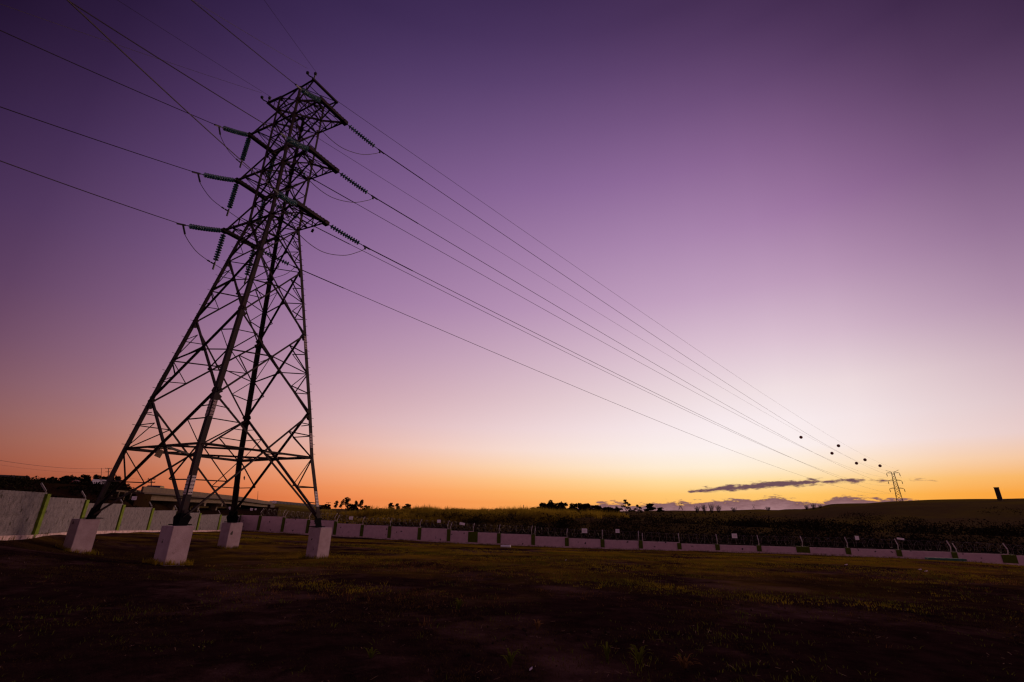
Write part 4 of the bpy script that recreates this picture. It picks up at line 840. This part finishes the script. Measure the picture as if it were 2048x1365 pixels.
BP, BN = bridge()
def guardrail(pts, h, label, m):
    root = empty('guardrail', pts[0], label, 'guardrail'); mb = MB()
    for i in range(len(pts) - 1):
        a, b = pts[i], pts[i + 1]; d = (b - a).normalized(); mb.prism(a, b, [(-.04, -h / 2), (.04, -h / 2), (.04, h / 2), (-.04, h / 2)], d.cross(Vector((0, 0, 1))).normalized(), Vector((0, 0, 1)))
    mb.build('rail', m, root); mb = MB(); L = (pts[-1] - pts[0]).length; n = max(3, int(L / 4))
    for i in range(n + 1): p = pts[0].lerp(pts[-1], i / n); mb.box(p - Vector((0, 0, .5)), (.12, .12, 1.1), 0)
    mb.build('rail_post', m, root)
guardrail([at(226, 981.5, 78), at(263, 984.5, 80)], .18, 'short pale guardrail on the bank behind the left pylon leg', M_['concrete'])
guardrail([at(546, 1004.4, 300), at(600, 1009, 330), at(645, 1013, 360)], 1.5, 'long dark guardrail running on from the far end of the bridge', M_['asphalt'])
sign(546, 1004.6, 255, 3.0, 1.1, 'pale road sign at the far end of the concrete bridge', 0, 30, True, 'road_sign')
# the road bank behind the guardrail
mb = MB(); pp = [at(540, 1006, 298), at(600, 1011.5, 330), at(660, 1016.5, 370)]
for i in range(2):
    a, b = pp[i], pp[i + 1]; n = Vector((-(b - a).y, (b - a).x, 0)).normalized(); n = n if n.x < 0 else -n
    q = [a - n * 9, b - n * 9, b, a, a + n * 10, b + n * 10]
    mb.add([(q[0].x, q[0].y, a.z - 6), (q[1].x, q[1].y, b.z - 6), tuple(b), tuple(a), (q[4].x, q[4].y, a.z), (q[5].x, q[5].y, b.z), (q[4].x, q[4].y, a.z - 7), (q[5].x, q[5].y, b.z - 7)], [(0, 1, 2, 3), (3, 2, 5, 4), (4, 5, 7, 6), (1, 0, 6, 7), (0, 3, 4, 6), (2, 1, 7, 5)])
tag(mb.build('road_embankment', M_['field']), kind='structure')
# lit floodlight under the bridge end
lp0 = at(305.5, 998, 100); r = empty('floodlight', (lp0.x, lp0.y, zg(lp0.x, lp0.y)), 'small lit floodlight on a post below the bridge end', 'lamp')
MB().tube([(lp0.x + .1, lp0.y + .2, zg(lp0.x, lp0.y) - .3), (lp0.x + .1, lp0.y + .2, lp0.z)], .05, 6).build('post', M_['pole'], r)
MB().box(lp0 + Vector((.06, .12, .02)), (.42, .16, .36), -.6).build('housing', M_['cap'], r); MB().box(lp0 + Vector((0, 0, 0)), (.30, .05, .25), -.6).build('lamp_glass', M_['lamp'], r)

# ------------------------------------------------------------------ vehicles on the far road
def vehicle(px, py, D, heading, kind, label):
    top = at(px, py, D); L, W, H = {'bus': (10.5, 2.5, 3.1), 'van': (5.2, 2.0, 2.3), 'car': (4.3, 1.75, 1.45)}[kind]
    root = empty(kind if kind != 'car' else 'parked_car', (top.x, top.y, top.z - H), label, kind); d = Vector((math.cos(heading), math.sin(heading), 0)); s = Vector((-d.y, d.x, 0)); Z = Vector((0, 0, 1)); o = Vector((top.x, top.y, top.z - H))
    prof = {'bus': [(-.5, .12), (.5, .12), (.5, .85), (.47, 1), (-.49, 1), (-.5, .9)], 'van': [(-.5, .14), (.5, .14), (.5, .48), (.38, .58), (.26, .97), (-.48, 1), (-.5, .9)], 'car': [(-.5, .2), (.5, .2), (.5, .5), (.27, .6), (.12, .97), (-.2, 1), (-.4, .66), (-.5, .6)]}[kind]
    m = {'bus': M_['dark_paint'], 'van': M_['white_paint'], 'car': M_['dark_paint']}[kind]; m = M_['red_paint'] if 'red' in label else m
    MB().prism(o - s * W / 2, o + s * W / 2, [(x * L, z * H) for x, z in prof], d, Z).build('body', m, root)
    if 'white roof' in label: MB().prism(o - s * W * .42, o + s * W * .42, [(-.2 * L, H * 1.0), (.12 * L, H * .975), (.12 * L, H * 1.01), (-.2 * L, H * 1.04)], d, Z).build('roof', M_['white_paint'], root)
    wz_ = (.5, .8) if kind != 'car' else (.62, .9); mb = MB()
    for sg in (-1, 1):
        x0, x1 = {'bus': (-.46, .46), 'van': (.05, .3), 'car': (-.3, .16)}[kind]; c = o + s * sg * (W / 2 + .01) + d * L * (x0 + x1) / 2 + Z * H * sum(wz_) / 2; mb.box(c, ((x1 - x0) * L, .02, (wz_[1] - wz_[0]) * H), heading)
    mb.build('side_window', M_['window'], root)
    for sx in (-.32, .32):
        for sg in (-1, 1):
            c = o + d * sx * L + s * (sg * W / 2 - sg * .1) + Z * .33; MB().lathe(c - s * .1, s, [(0, .2), (.02, .33), (.18, .33), (.2, .2)], 12).build('wheel', M_['tyre'], root)
vehicle(8, 950.5, 190, .75, 'bus', 'dark bus on the road bank at the left edge')
vehicle(155, 961.2, 250, .8, 'car', 'red car with a white roof in front of the left tree clump')
vehicle(203, 959.6, 250, .8, 'van', 'white van in front of the left tree clump, beside the pylon leg')
vehicle(313, 972.0, 93, 1.9, 'car', 'dark car on the near end of the concrete bridge')

# ------------------------------------------------------------------ trees
def leaf_quads(mb, centres, n, size, rng, flat=.6):
    """Leaf clumps: many small tilted faces round each centre (x, y, z, rx, rz)."""
    for cx, cy, cz, rx, rz in centres:
        u = rng.normal(size=(n, 3)); u /= np.linalg.norm(u, axis=1)[:, None]; rr = rng.uniform(.35, 1.08, n) ** .6; P = u * rr[:, None] * np.array([rx, rx, rz]) + np.array([cx, cy, cz])
        a = rng.normal(size=(n, 3)); a /= np.linalg.norm(a, axis=1)[:, None]; b = np.cross(a, rng.normal(size=(n, 3))); b /= np.linalg.norm(b, axis=1)[:, None]; s = size * rng.uniform(.5, 1.3, n)
        for i in range(n):
            p, q, r_ = P[i], a[i] * s[i], b[i] * s[i] * .6; k = len(mb.v)
            mb.v += [tuple(p - q), tuple(p + r_), tuple(p + q), tuple(p - r_)]; mb.f.append((k, k + 1, k + 2, k + 3))
def tree(px, yb, yt, hw, D, style, label, name='dark_tree', group=None, cat='tree'):
    b, t = at(px, yb, D), at(px, yt, D); g = min(b.z, zg(b.x, b.y)) - .2; H = t.z - b.z; W = (at(px + hw, yb, D) - at(px - hw, yb, D)).length / 2
    root = empty(name, (b.x, b.y, g), label, cat, group); rng = np.random.default_rng(int(px * 13 + yt)); tr = MB(); cr = MB(); B = Vector((b.x, b.y, g)); Z0 = b.z
    if style == 'twig':
        for k in range(26):
            a = rng.uniform(-1, 1); x0 = rng.uniform(-.5, .5) * W; e = Vector((b.x + x0 + a * W * .6, b.y + rng.uniform(-.4, .4) * W, Z0 + H * rng.uniform(.55, 1.05))); s0 = Vector((b.x + x0 * .5, b.y, g)); m = s0.lerp(e, .55) + Vector((rng.uniform(-.1, .1) * W, 0, 0))
            tr.tube([s0, m, e], W * .034, 4, W * .012)
            for j in range(3):
                q = s0.lerp(e, rng.uniform(.4, .85)); tr.tube([q, q + Vector((rng.uniform(-.3, .3) * W, rng.uniform(-.2, .2) * W, H * rng.uniform(.08, .25)))], W * .022, 3, W * .008)
            cr_c = [(e.x, e.y, e.z - H * .04, W * .05, H * .05)]; leaf_quads(cr, cr_c, 2, W * .06, rng)
        tr.build('branch', M_['bark'], root); cr.build('crown', M_['leaf_dark'], root); return
    top = Vector((b.x, b.y, Z0 + H * .7)); tr.tube([B, B.lerp(top, .5) + Vector((W * .05, 0, 0)), top], max(.08, W * .07), 6, W * .02)
    C = []
    if style == 'bushy':
        W *= 1.5
        for k in range(18):
            th = rng.uniform(0, 2 * math.pi); rr = W * rng.uniform(.0, .95); hz = rng.uniform(.10, .86) * (1 - .35 * (rr / W) ** 2); C.append((b.x + math.cos(th) * rr, b.y + math.sin(th) * rr, Z0 + H * hz, W * rng.uniform(.16, .34), H * rng.uniform(.10, .20)))
        leaf_quads(cr, C, 150, W * .075, rng)
        C2 = [(b.x + rng.uniform(-.9, .9) * W, b.y, Z0 + H * rng.uniform(.05, .3), W * .4, H * .25) for _ in range(8)]; leaf_quads(cr, C2, 120, W * .09, rng)
    elif style == 'sparse':
        for k in range(7):
            hz = .35 + .6 * k / 6; s_ = rng.uniform(-.7, .7) * (1.1 - hz * .6); c = (b.x + s_ * W, b.y + rng.uniform(-.4, .4) * W, Z0 + H * hz, W * rng.uniform(.34, .52), H * .12); C.append(c)
            tr.tube([Vector((b.x, b.y, Z0 + H * (hz - .22))), Vector(c[:3])], W * .035, 4, W * .012)
        leaf_quads(cr, C, 75, W * .16, rng)
    elif style == 'tiered':
        for k, (sx, hz, wx) in enumerate(((-.75, .34, .34), (-.35, .55, .42), (.35, .42, .40), (.1, .80, .46), (.5, .68, .3), (-.05, .97, .26), (.75, .25, .3))):
            c = (b.x + sx * W, b.y + rng.uniform(-.3, .3) * W, Z0 + H * hz, W * wx, H * .085); C.append(c); tr.tube([Vector((b.x, b.y, Z0 + H * (hz - .25))), Vector(c[:3])], W * .04, 4, W * .012)
        leaf_quads(cr, C, 80, W * .11, rng)
    tr.build('trunk', M_['bark'], root); cr.build('crown', M_['leaf_dark'], root)
o9 = ['first', 'second', 'third', 'fourth', 'fifth', 'sixth', 'seventh', 'eighth', 'ninth']
for i, (x, yb, yt, hw) in enumerate([(101, 968, 954, 13), (122, 969, 950, 14), (144, 969, 948, 13), (166, 970, 947, 13), (190, 972, 949, 13), (212, 974, 947, 13), (233, 976, 949, 12), (247, 977, 962, 8)]):
    tree(x, yb, yt, hw, 320, 'bushy', 'dark rounded tree, %s from the left in the clump beside the pylon' % o9[i], group='dark tree clump on the left bank')
for i, (x, yb, yt, hw, st) in enumerate([(650, 1018, 1010, 7, 'bushy'), (671, 1020, 1005, 5, 'sparse'), (683, 1021, 1002, 5, 'sparse'), (694, 1021, 998, 7, 'sparse'), (704, 1022, 1010, 6, 'bushy'), (711, 1022, 1005, 5, 'sparse'), (720, 1022, 1003, 6, 'sparse'), (732, 1023, 1012, 5, 'bushy')]):
    tree(x, yb, yt - 2, hw * 1.3, 210, st, 'small dark tree, %s from the left in the clump right of the pylon' % o9[i], group='small tree clump right of the pylon')
for i, (x, yt, hw) in enumerate([(782, 1009, 6), (793, 1010, 5), (812, 1011, 8)]):
    tree(x, 1023, yt - 2, hw * 1.3, 210, 'sparse', 'small dark tree, %s of the three standing apart mid skyline' % o9[i], group='three small trees apart on the skyline')
for i, (x, yb, yt, hw) in enumerate([(1084, 1028, 1009, 14), (1102, 1029, 1004, 17), (1126, 1029, 1007, 16), (1150, 1030, 1008, 17), (1174, 1030, 1010, 16), (1197, 1030, 1014, 15), (1219, 1030, 1017, 14)]):
    tree(x, yb, yt - 3, hw, 190, 'bushy', 'dense dark tree, %s from the left in the long dark hedge' % o9[i], group='long dark hedge of trees mid skyline')
tree(1252, 1028, 1001, 13, 190, 'tiered', 'tall layered dark tree standing above the long hedge')
tree(1234, 1028, 1014, 9, 188, 'tiered', 'low layered dark tree left of the tall layered one')
tree(1276, 1028, 1011, 11, 192, 'tiered', 'low layered dark tree right of the tall layered one')
for i, (x, yb, yt, hw, D) in enumerate([(1302, 1027, 1009, 15, 190), (1322, 1027, 1016, 9, 190)]):
    tree(x, yb, yt, hw, D, 'sparse', ['ragged thin shrub at the right end of the long hedge', 'smallest ragged shrub past the right end of the hedge'][i], 'ragged_shrub', cat='shrub')
for i, (x, yb, yt, hw, D) in enumerate([(1394, 1022, 1011, 8, 330), (1409, 1022, 1008, 8, 330), (1423, 1022, 1007, 8, 330), (1437, 1022, 1010, 8, 330), (1468, 1022, 1014, 8, 330), (1536, 1021, 1014, 9, 330), (1614, 1018, 1009, 7, 270), (1628, 1018, 1006, 8, 270), (1641, 1017, 1009, 6, 270)]):
    tree(x, yb, yt, hw, D, 'twig', 'bare twiggy bush on the right skyline, %s from the left' % o9[i], 'bare_bush', 'bare bushes along the right skyline', 'bush')
# dark concrete pillar on the right-hand hill
b, t = at(2000, 999, 262), at(1993.5, 976, 262); r = empty('hill_pillar', (b.x, b.y, zg(b.x, b.y)), 'dark square pillar standing alone on the right hill crest', 'pillar')
MB().box(((b.x), b.y, (b.z - 3 + t.z) / 2), (1.35, 1.35, t.z - b.z + 3), .7).build('shaft', M_['pole'], r); MB().box((b.x, b.y, t.z + .09), (1.5, 1.5, .16), .7).build('cap_slab', M_['bark'], r)

# ------------------------------------------------------------------ low growth beyond the wall
def scrub():
    rng = np.random.default_rng(5); mb = MB(); C = []
    for _ in range(640):
        a = rng.uniform(-24, 50); dw = float(wall_dist(a)); D = dw + 3 + rng.uniform(0, 1) ** .9 * (48 if a < 12 else 50); p = pol(a, D); g = zg(p.x, p.y); s = rng.uniform(.7, 1.7) * (1.2 if a > 15 else 1)
        C.append((p.x, p.y, g + s * .45, s * 1.5, s * .75))
    leaf_quads(mb, C, 190, .115, rng); tag(mb.build('scrub', M_['leaf_mid']), 'dark scrub filling the dip beyond the far wall', 'scrub', kind='stuff')
    mb = MB(); C = []
    for _ in range(130):
        a = rng.uniform(14, 48); D = rng.uniform(95, 190); p = pol(a, D); g = zg(p.x, p.y)
        if math.sin(a * 1.3) + math.sin(D * .06 + a * .3) < .2: continue
        s = rng.uniform(.8, 2.4); C.append((p.x, p.y, g + s * .3, s * 2.6, s * .7))
    leaf_quads(mb, C, 420, .14, rng); tag(mb.build('hill_scrub', M_['leaf_mid']), 'dark scrub scattered over the lower slope of the right hill', 'scrub', kind='stuff')
    mb = MB(); C = []
    for px in range(735, 1085, 5):
        h = 1020.5 - 2.2 * abs(math.sin(px * .043)) - rng.uniform(0, 1.5); p = at(px, h + 2, 520); s = (at(px, h, 520).z - at(px, 1024, 520).z); C.append((p.x, p.y, p.z - s * .4, 3.6, max(1, s * .8)))
    leaf_quads(mb, C, 40, .9, rng); tag(mb.build('distant_wood', M_['leaf_dark']), 'low dark line of distant woodland on the skyline', 'woodland', kind='stuff')
    mb = MB(); C = []
    for px in range(-30, 300, 7):
        p = at(px, 974 + px * .03, 86); g = zg(p.x, p.y); C.append((p.x, p.y, g + .05, 1.2, .25 + .2 * abs(math.sin(px * .2))))
    for _ in range(520):
        a = rng.uniform(-56, -24); dw = float(wall_dist(a)); D = dw + 4 + rng.uniform(0, 1) * max(4, 80 - dw); p = pol(a, D); g = zg(p.x, p.y); s = rng.uniform(.5, 1.1); C.append((p.x, p.y, g + s * .25, s * 1.9, s * .45))
    leaf_quads(mb, C, 90, .13, rng); tag(mb.build('bank_growth', M_['leaf_mid']), 'dark rough growth along the left road bank', 'undergrowth', kind='stuff')
scrub()
def blades(name, pts, h, w, m, label, rng, per=6, lean=.5, kind='stuff', cat='grass', spread=0):
    """Tufts of narrow bent blades at pts (n x 3); h, w arrays per tuft."""
    n = len(pts); P = np.repeat(pts, per, 0); H = np.repeat(h, per) * rng.uniform(.5, 1.2, n * per); W_ = np.repeat(w, per) * rng.uniform(.6, 1.3, n * per)
    a = rng.uniform(0, 2 * np.pi, n * per); sp = np.repeat(h, per) * .25 + spread; P = P + np.c_[np.cos(a) * sp * rng.uniform(0, 1, n * per), np.sin(a) * sp * rng.uniform(0, 1, n * per), np.zeros(n * per)]
    L = H * rng.uniform(.1, 1.0, n * per) * lean; d = np.c_[np.cos(a), np.sin(a), np.zeros(len(a))]; q = rng.uniform(0, np.pi, len(a)); s = np.c_[np.cos(q), np.sin(q), np.zeros(len(q))]; Z = np.array([0, 0, 1.0])
    v0 = P - s * W_[:, None]; v1 = P + s * W_[:, None]; m_ = P + d * (L * .35)[:, None] + Z * (H * .62)[:, None]; v2 = m_ + s * W_[:, None] * .7; v3 = m_ - s * W_[:, None] * .7; tip = P + d * L[:, None] + Z * H[:, None]
    V = np.stack([v0, v1, v2, v3, tip], 1).reshape(-1, 3); N = len(P); me = bpy.data.meshes.new(name); me.vertices.add(N * 5); me.vertices.foreach_set('co', V.ravel())
    b = np.arange(N) * 5; idx = np.stack([b, b + 1, b + 2, b + 3, b + 3, b + 2, b + 4], 1).ravel(); me.loops.add(N * 7); me.loops.foreach_set('vertex_index', idx.astype(np.int32)); me.polygons.add(N * 2)
    ls = np.stack([np.arange(N) * 7, np.arange(N) * 7 + 4], 1).ravel(); me.polygons.foreach_set('loop_start', ls.astype(np.int32)); me.polygons.foreach_set('loop_total', np.tile([4, 3], N).astype(np.int32)); me.update(calc_edges=True); me.validate()
    o = bpy.data.objects.new(name, me); COL.objects.link(o); me.materials.append(m); return tag(o, label, cat, kind=kind)
def fnoise(x, y, s, seed):
    r = np.random.default_rng(seed); t = 0
    for k in range(7):
        a = r.uniform(0, 6.28); f = s * 1.75 ** k * r.uniform(.8, 1.2); t = t + np.sin(x * f * np.cos(a) + y * f * np.sin(a) + r.uniform(0, 6.28) + 1.3 * np.sin(y * f * .7 + k)) / 1.28 ** k
    return t / 2.2
def yard_grass():
    rng = np.random.default_rng(3)
    def scatter(n, d0, d1, pw=1.0):
        a = rng.uniform(-54, 52, n); D = d0 + (d1 - d0) * rng.uniform(0, 1, n) ** pw; ar = np.radians(a); dw = wall_dist(a); k = D < dw - .4; return np.sin(ar[k]) * D[k], np.cos(ar[k]) * D[k], D[k]
    def put(name, n, d0, d1, seed, thr, hs, ws, m, label, per, lean, s=.33, pw=1.0, near=0):
        x, y, D = scatter(n, d0, d1, pw); f = fnoise(x, y, s, seed) + .35 * rng.normal(size=len(x)) - near * np.clip((15 - D) / 6, 0, 1.5) - near * .9 * np.clip((-5 - x) / 8, 0, 1.2) * (y < 30) - near * .6 * np.clip((x - 6) / 10, 0, 1.2) * (y < 17); k = f > thr; x, y, D, f = x[k], y[k], D[k], f[k]; z = z_all(x, y)  # thinner near and at both sides, where vignette darkening is put into the cover
        h = hs * (.6 + .8 * rng.random(len(x)) + .25 * np.clip(f - thr, 0, 2)); w = ws * (1 + D * .045)
        return blades(name, np.c_[x, y, z], h, w, m, label, rng, per, lean, spread=.13)
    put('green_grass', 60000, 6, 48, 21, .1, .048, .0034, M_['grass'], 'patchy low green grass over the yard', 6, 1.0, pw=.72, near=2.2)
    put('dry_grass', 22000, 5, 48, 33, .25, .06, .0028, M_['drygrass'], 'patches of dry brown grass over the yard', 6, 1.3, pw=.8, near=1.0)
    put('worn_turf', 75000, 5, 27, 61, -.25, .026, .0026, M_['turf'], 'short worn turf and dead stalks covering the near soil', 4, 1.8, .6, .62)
    put('soil_weeds', 3400, 5, 22, 44, .2, .045, .004, M_['weed'], 'small weeds dotted over the bare soil near the viewer', 5, 1.3, .9)
    # longer grass left standing round the footings and along the foot of the walls
    P = []
    for k in 'ABCD':
        f = lp_(k, LZ[0]); c = Vector((f.x, f.y, 0)) + PU * FOOT[k][0] * .10 + PV * FOOT[k][1] * .10
        for _ in range(170):
            t = rng.uniform(0, 4); s_ = int(t); q = (t - s_) * 2 - 1; h_ = .36 + abs(rng.normal()) * .09; u_, v_ = ((q, 1), (1, q), (q, -1), (-1, q))[s_]; p = c + PU * u_ * h_ + PV * v_ * h_; P.append((p.x, p.y))
    for W_ in (lp, rp):
        for i in range(len(W_) - 1):
            for _ in range(46):
                t = rng.random(); x = W_[i][0] * (1 - t) + W_[i + 1][0] * t; y = W_[i][1] * (1 - t) + W_[i + 1][1] * t; r_ = math.hypot(x, y); e = .25 + abs(rng.normal()) * .2
                if math.sin(x * 1.7 + y) + rng.normal() * .5 > .2: P.append((x * (1 - e / r_), y * (1 - e / r_)))
    P = np.array(P); z = z_all(P[:, 0], P[:, 1]); blades('grass_fringe', np.c_[P, z], rng.uniform(.06, .2, len(P)), np.full(len(P), .007), M_['grass'], 'longer grass fringing the footings and the foot of the walls', rng, 5, .6)
    # broken straw lying on the soil
    x, y, D = scatter(1800, 5, 26, 1); z = z_all(x, y) + .012; mb = MB()
    for i in range(len(x)):
        a = random.uniform(0, 3.14); l = random.uniform(.015, .08); p = Vector((x[i], y[i], z[i])); d = Vector((math.cos(a), math.sin(a), random.uniform(-.1, .35))) * l; s = Vector((-math.sin(a), math.cos(a), 0)) * .003 * (1 + D[i] * .03)
        k = len(mb.v); mb.v += [tuple(p - s), tuple(p + s), tuple(p + d + s), tuple(p + d - s)]; mb.f.append((k, k + 1, k + 2, k + 3))
    tag(mb.build('straw', M_['straw']), 'broken straw scattered over the bare soil', 'straw', kind='stuff')
    x, y, D = scatter(900, 4.8, 18, 1); z = z_all(x, y); mb = MB()
    for i in range(len(x)):
        r = random.uniform(.008, .028); mb.lathe((x[i], y[i], z[i] - r * .4), (random.uniform(-.3, .3), random.uniform(-.3, .3), 1), [(0, r * .6), (r * .5, r), (r, r * .7), (r * 1.3, r * .2)], 5)
    tag(mb.build('soil_clods', M_['stone']), 'dark clods and pebbles strewn over the soil', 'clods', kind='stuff')
    # tall grass along the crest beyond the wall
    a = rng.uniform(-22, 13.5, 20000); D = rng.uniform(94, 124, 20000); ar = np.radians(a); x, y = np.sin(ar) * D, np.cos(ar) * D; k = fnoise(x, y, .12, 9) > -.1; x, y = x[k], y[k]; z = z_all(x, y)
    blades('tall_grass', np.c_[x, y, z], rng.uniform(.4, 1.3, len(x)) * (1 + .55 * fnoise(x, y, .25, 14)), np.full(len(x), .03), leafy('tall_olive_grass', (.30, .21, .022), (.04, .028, .009), .05, .50, .62), 'tall olive grass on the bank beyond the far wall', rng, 5, .4)
yard_grass()
def weed(px, py, h, n, spread, label, m='weed'):
    r = ray(px, py); D = 6.0
    for _ in range(40):                                        # march to the ground
        p = Vector((0, 0, CZ)) + r * (D / math.hypot(r.x, r.y)); 
        if p.z < zg(p.x, p.y): break
        D *= 1.03
    g = zg(p.x, p.y); root = None; rng = np.random.default_rng(int(px)); mb = MB()
    for k in range(n):
        a = rng.uniform(0, 2 * math.pi); H = h * rng.uniform(.5, 1.1); L = spread * rng.uniform(.3, 1.1); d = Vector((math.cos(a), math.sin(a), 0)); s = Vector((-d.y, d.x, 0)); w = .007 + .006 * rng.random(); pts = [Vector((p.x, p.y, g)) + d * L * t + Vector((0, 0, H * (1 - (1 - t) ** 2.2) - .25 * H * t ** 3)) for t in (0, .3, .6, .85, 1)]; b = len(mb.v)
        for i, q in enumerate(pts): ww = w * (1, 1.2, 1, .6, .08)[i]; mb.v += [tuple(q - s * ww), tuple(q + s * ww)]
        for i in range(4): mb.f.append((b + 2 * i, b + 2 * i + 1, b + 2 * i + 3, b + 2 * i + 2))
    tag(mb.build('weed', M_[m]), label, 'weed', 'taller weeds in the foreground')
weed(1020, 1345, .20, 16, .17, 'broad leafy green weed at the bottom centre')
weed(917, 1225, .22, 18, .12, 'upright green weed tuft standing in the middle of the bare ground')
weed(1215, 1330, .26, 12, .10, 'tall thin green weed right of the bottom centre')
weed(1280, 1335, .22, 14, .16, 'leaning green weed, right one of the lower pair')
weed(1075, 1262, .17, 16, .15, 'low straw coloured weed on the pale soil strip', 'dryweed')
weed(1370, 1350, .16, 22, .20, 'wide dry weed near the lower right', 'dryweed')
weed(740, 1330, .14, 12, .14, 'wispy green weed at the lower left of centre')

# ------------------------------------------------------------------ things lying by the wall
def on_ground(px, py, z=0): 
    r = ray(px, py); D = 5.0
    while D < 80:
        p = Vector((0, 0, CZ)) + r * (D / math.hypot(r.x, r.y))
        if p.z < zg(p.x, p.y) + z: break
        D *= 1.004
    return Vector((p.x, p.y, zg(p.x, p.y)))
def bit(name, px, py, fn_, m, label, cat):
    p = on_ground(px, py); o = fn_(p).build(name, M_[m], None); tag(o, label, cat); return o
bit('plastic_pipe', 1012, 1096, lambda p: MB().lathe(p + Vector((-.42, .1, .10)), (.97, -.22, .02), [(0, .07), (.01, .09), (.8, .09), (.81, .06)], 10), 'white_paint', 'short white pipe lying against the far wall', 'pipe')
bit('plastic_pipe', 1852, 1119, lambda p: MB().lathe(p + Vector((-.35, .1, .08)), (.95, -.3, 0), [(0, .05), (.01, .07), (.7, .07), (.71, .05)], 10), 'white_paint', 'short pale pipe lying beside the teal trough at the right', 'pipe')
bit('plastic_trough', 1893, 1123, lambda p: MB().prism(p + Vector((-1.1, .35, .06)), p + Vector((1.1, -.28, .06)), [(-.16, .0), (.16, 0), (.20, .14), (.17, .14), (.13, .04), (-.13, .04), (-.17, .14), (-.20, .14)], Vector((.28, .96, 0)), Vector((0, 0, 1))), 'teal', 'long teal plastic trough lying at the foot of the wall on the right', 'trough')
bit('dark_clod', 972, 1089, lambda p: MB().lathe(p, (.2, .1, 1), [(0, .16), (.12, .17), (.2, .10), (.26, .03)], 7), 'stone', 'dark lump left of the white pipe by the wall', 'clod')
bit('dark_clod', 1030, 1091, lambda p: MB().lathe(p, (-.1, .1, 1), [(0, .10), (.12, .12), (.22, .07), (.28, .02)], 7), 'stone', 'dark lump right of the white pipe by the wall', 'clod')
for px, py, s, lab in ((1059, 1345, .035, 'tiny white scrap at the bottom centre'), (1690, 1131, .14, 'pale scrap in the grass before the right wall'), (1837, 1141, .16, 'left one of two pale scraps below the teal trough'), (1850, 1144, .13, 'right one of two pale scraps below the teal trough'), (1130, 1122, .08, 'small pale scrap in the mid yard')):
    bit('paper_scrap', px, py, lambda p: MB().prism(p + Vector((0, 0, .01)), p + Vector((s * .9, s * .2, .03)), [(-s * .4, 0), (s * .4, .005), (s * .3, .014), (-s * .2, s * .25)], Vector((0, 1, 0)), Vector((0, 0, 1))), 'sign', lab, 'scrap')
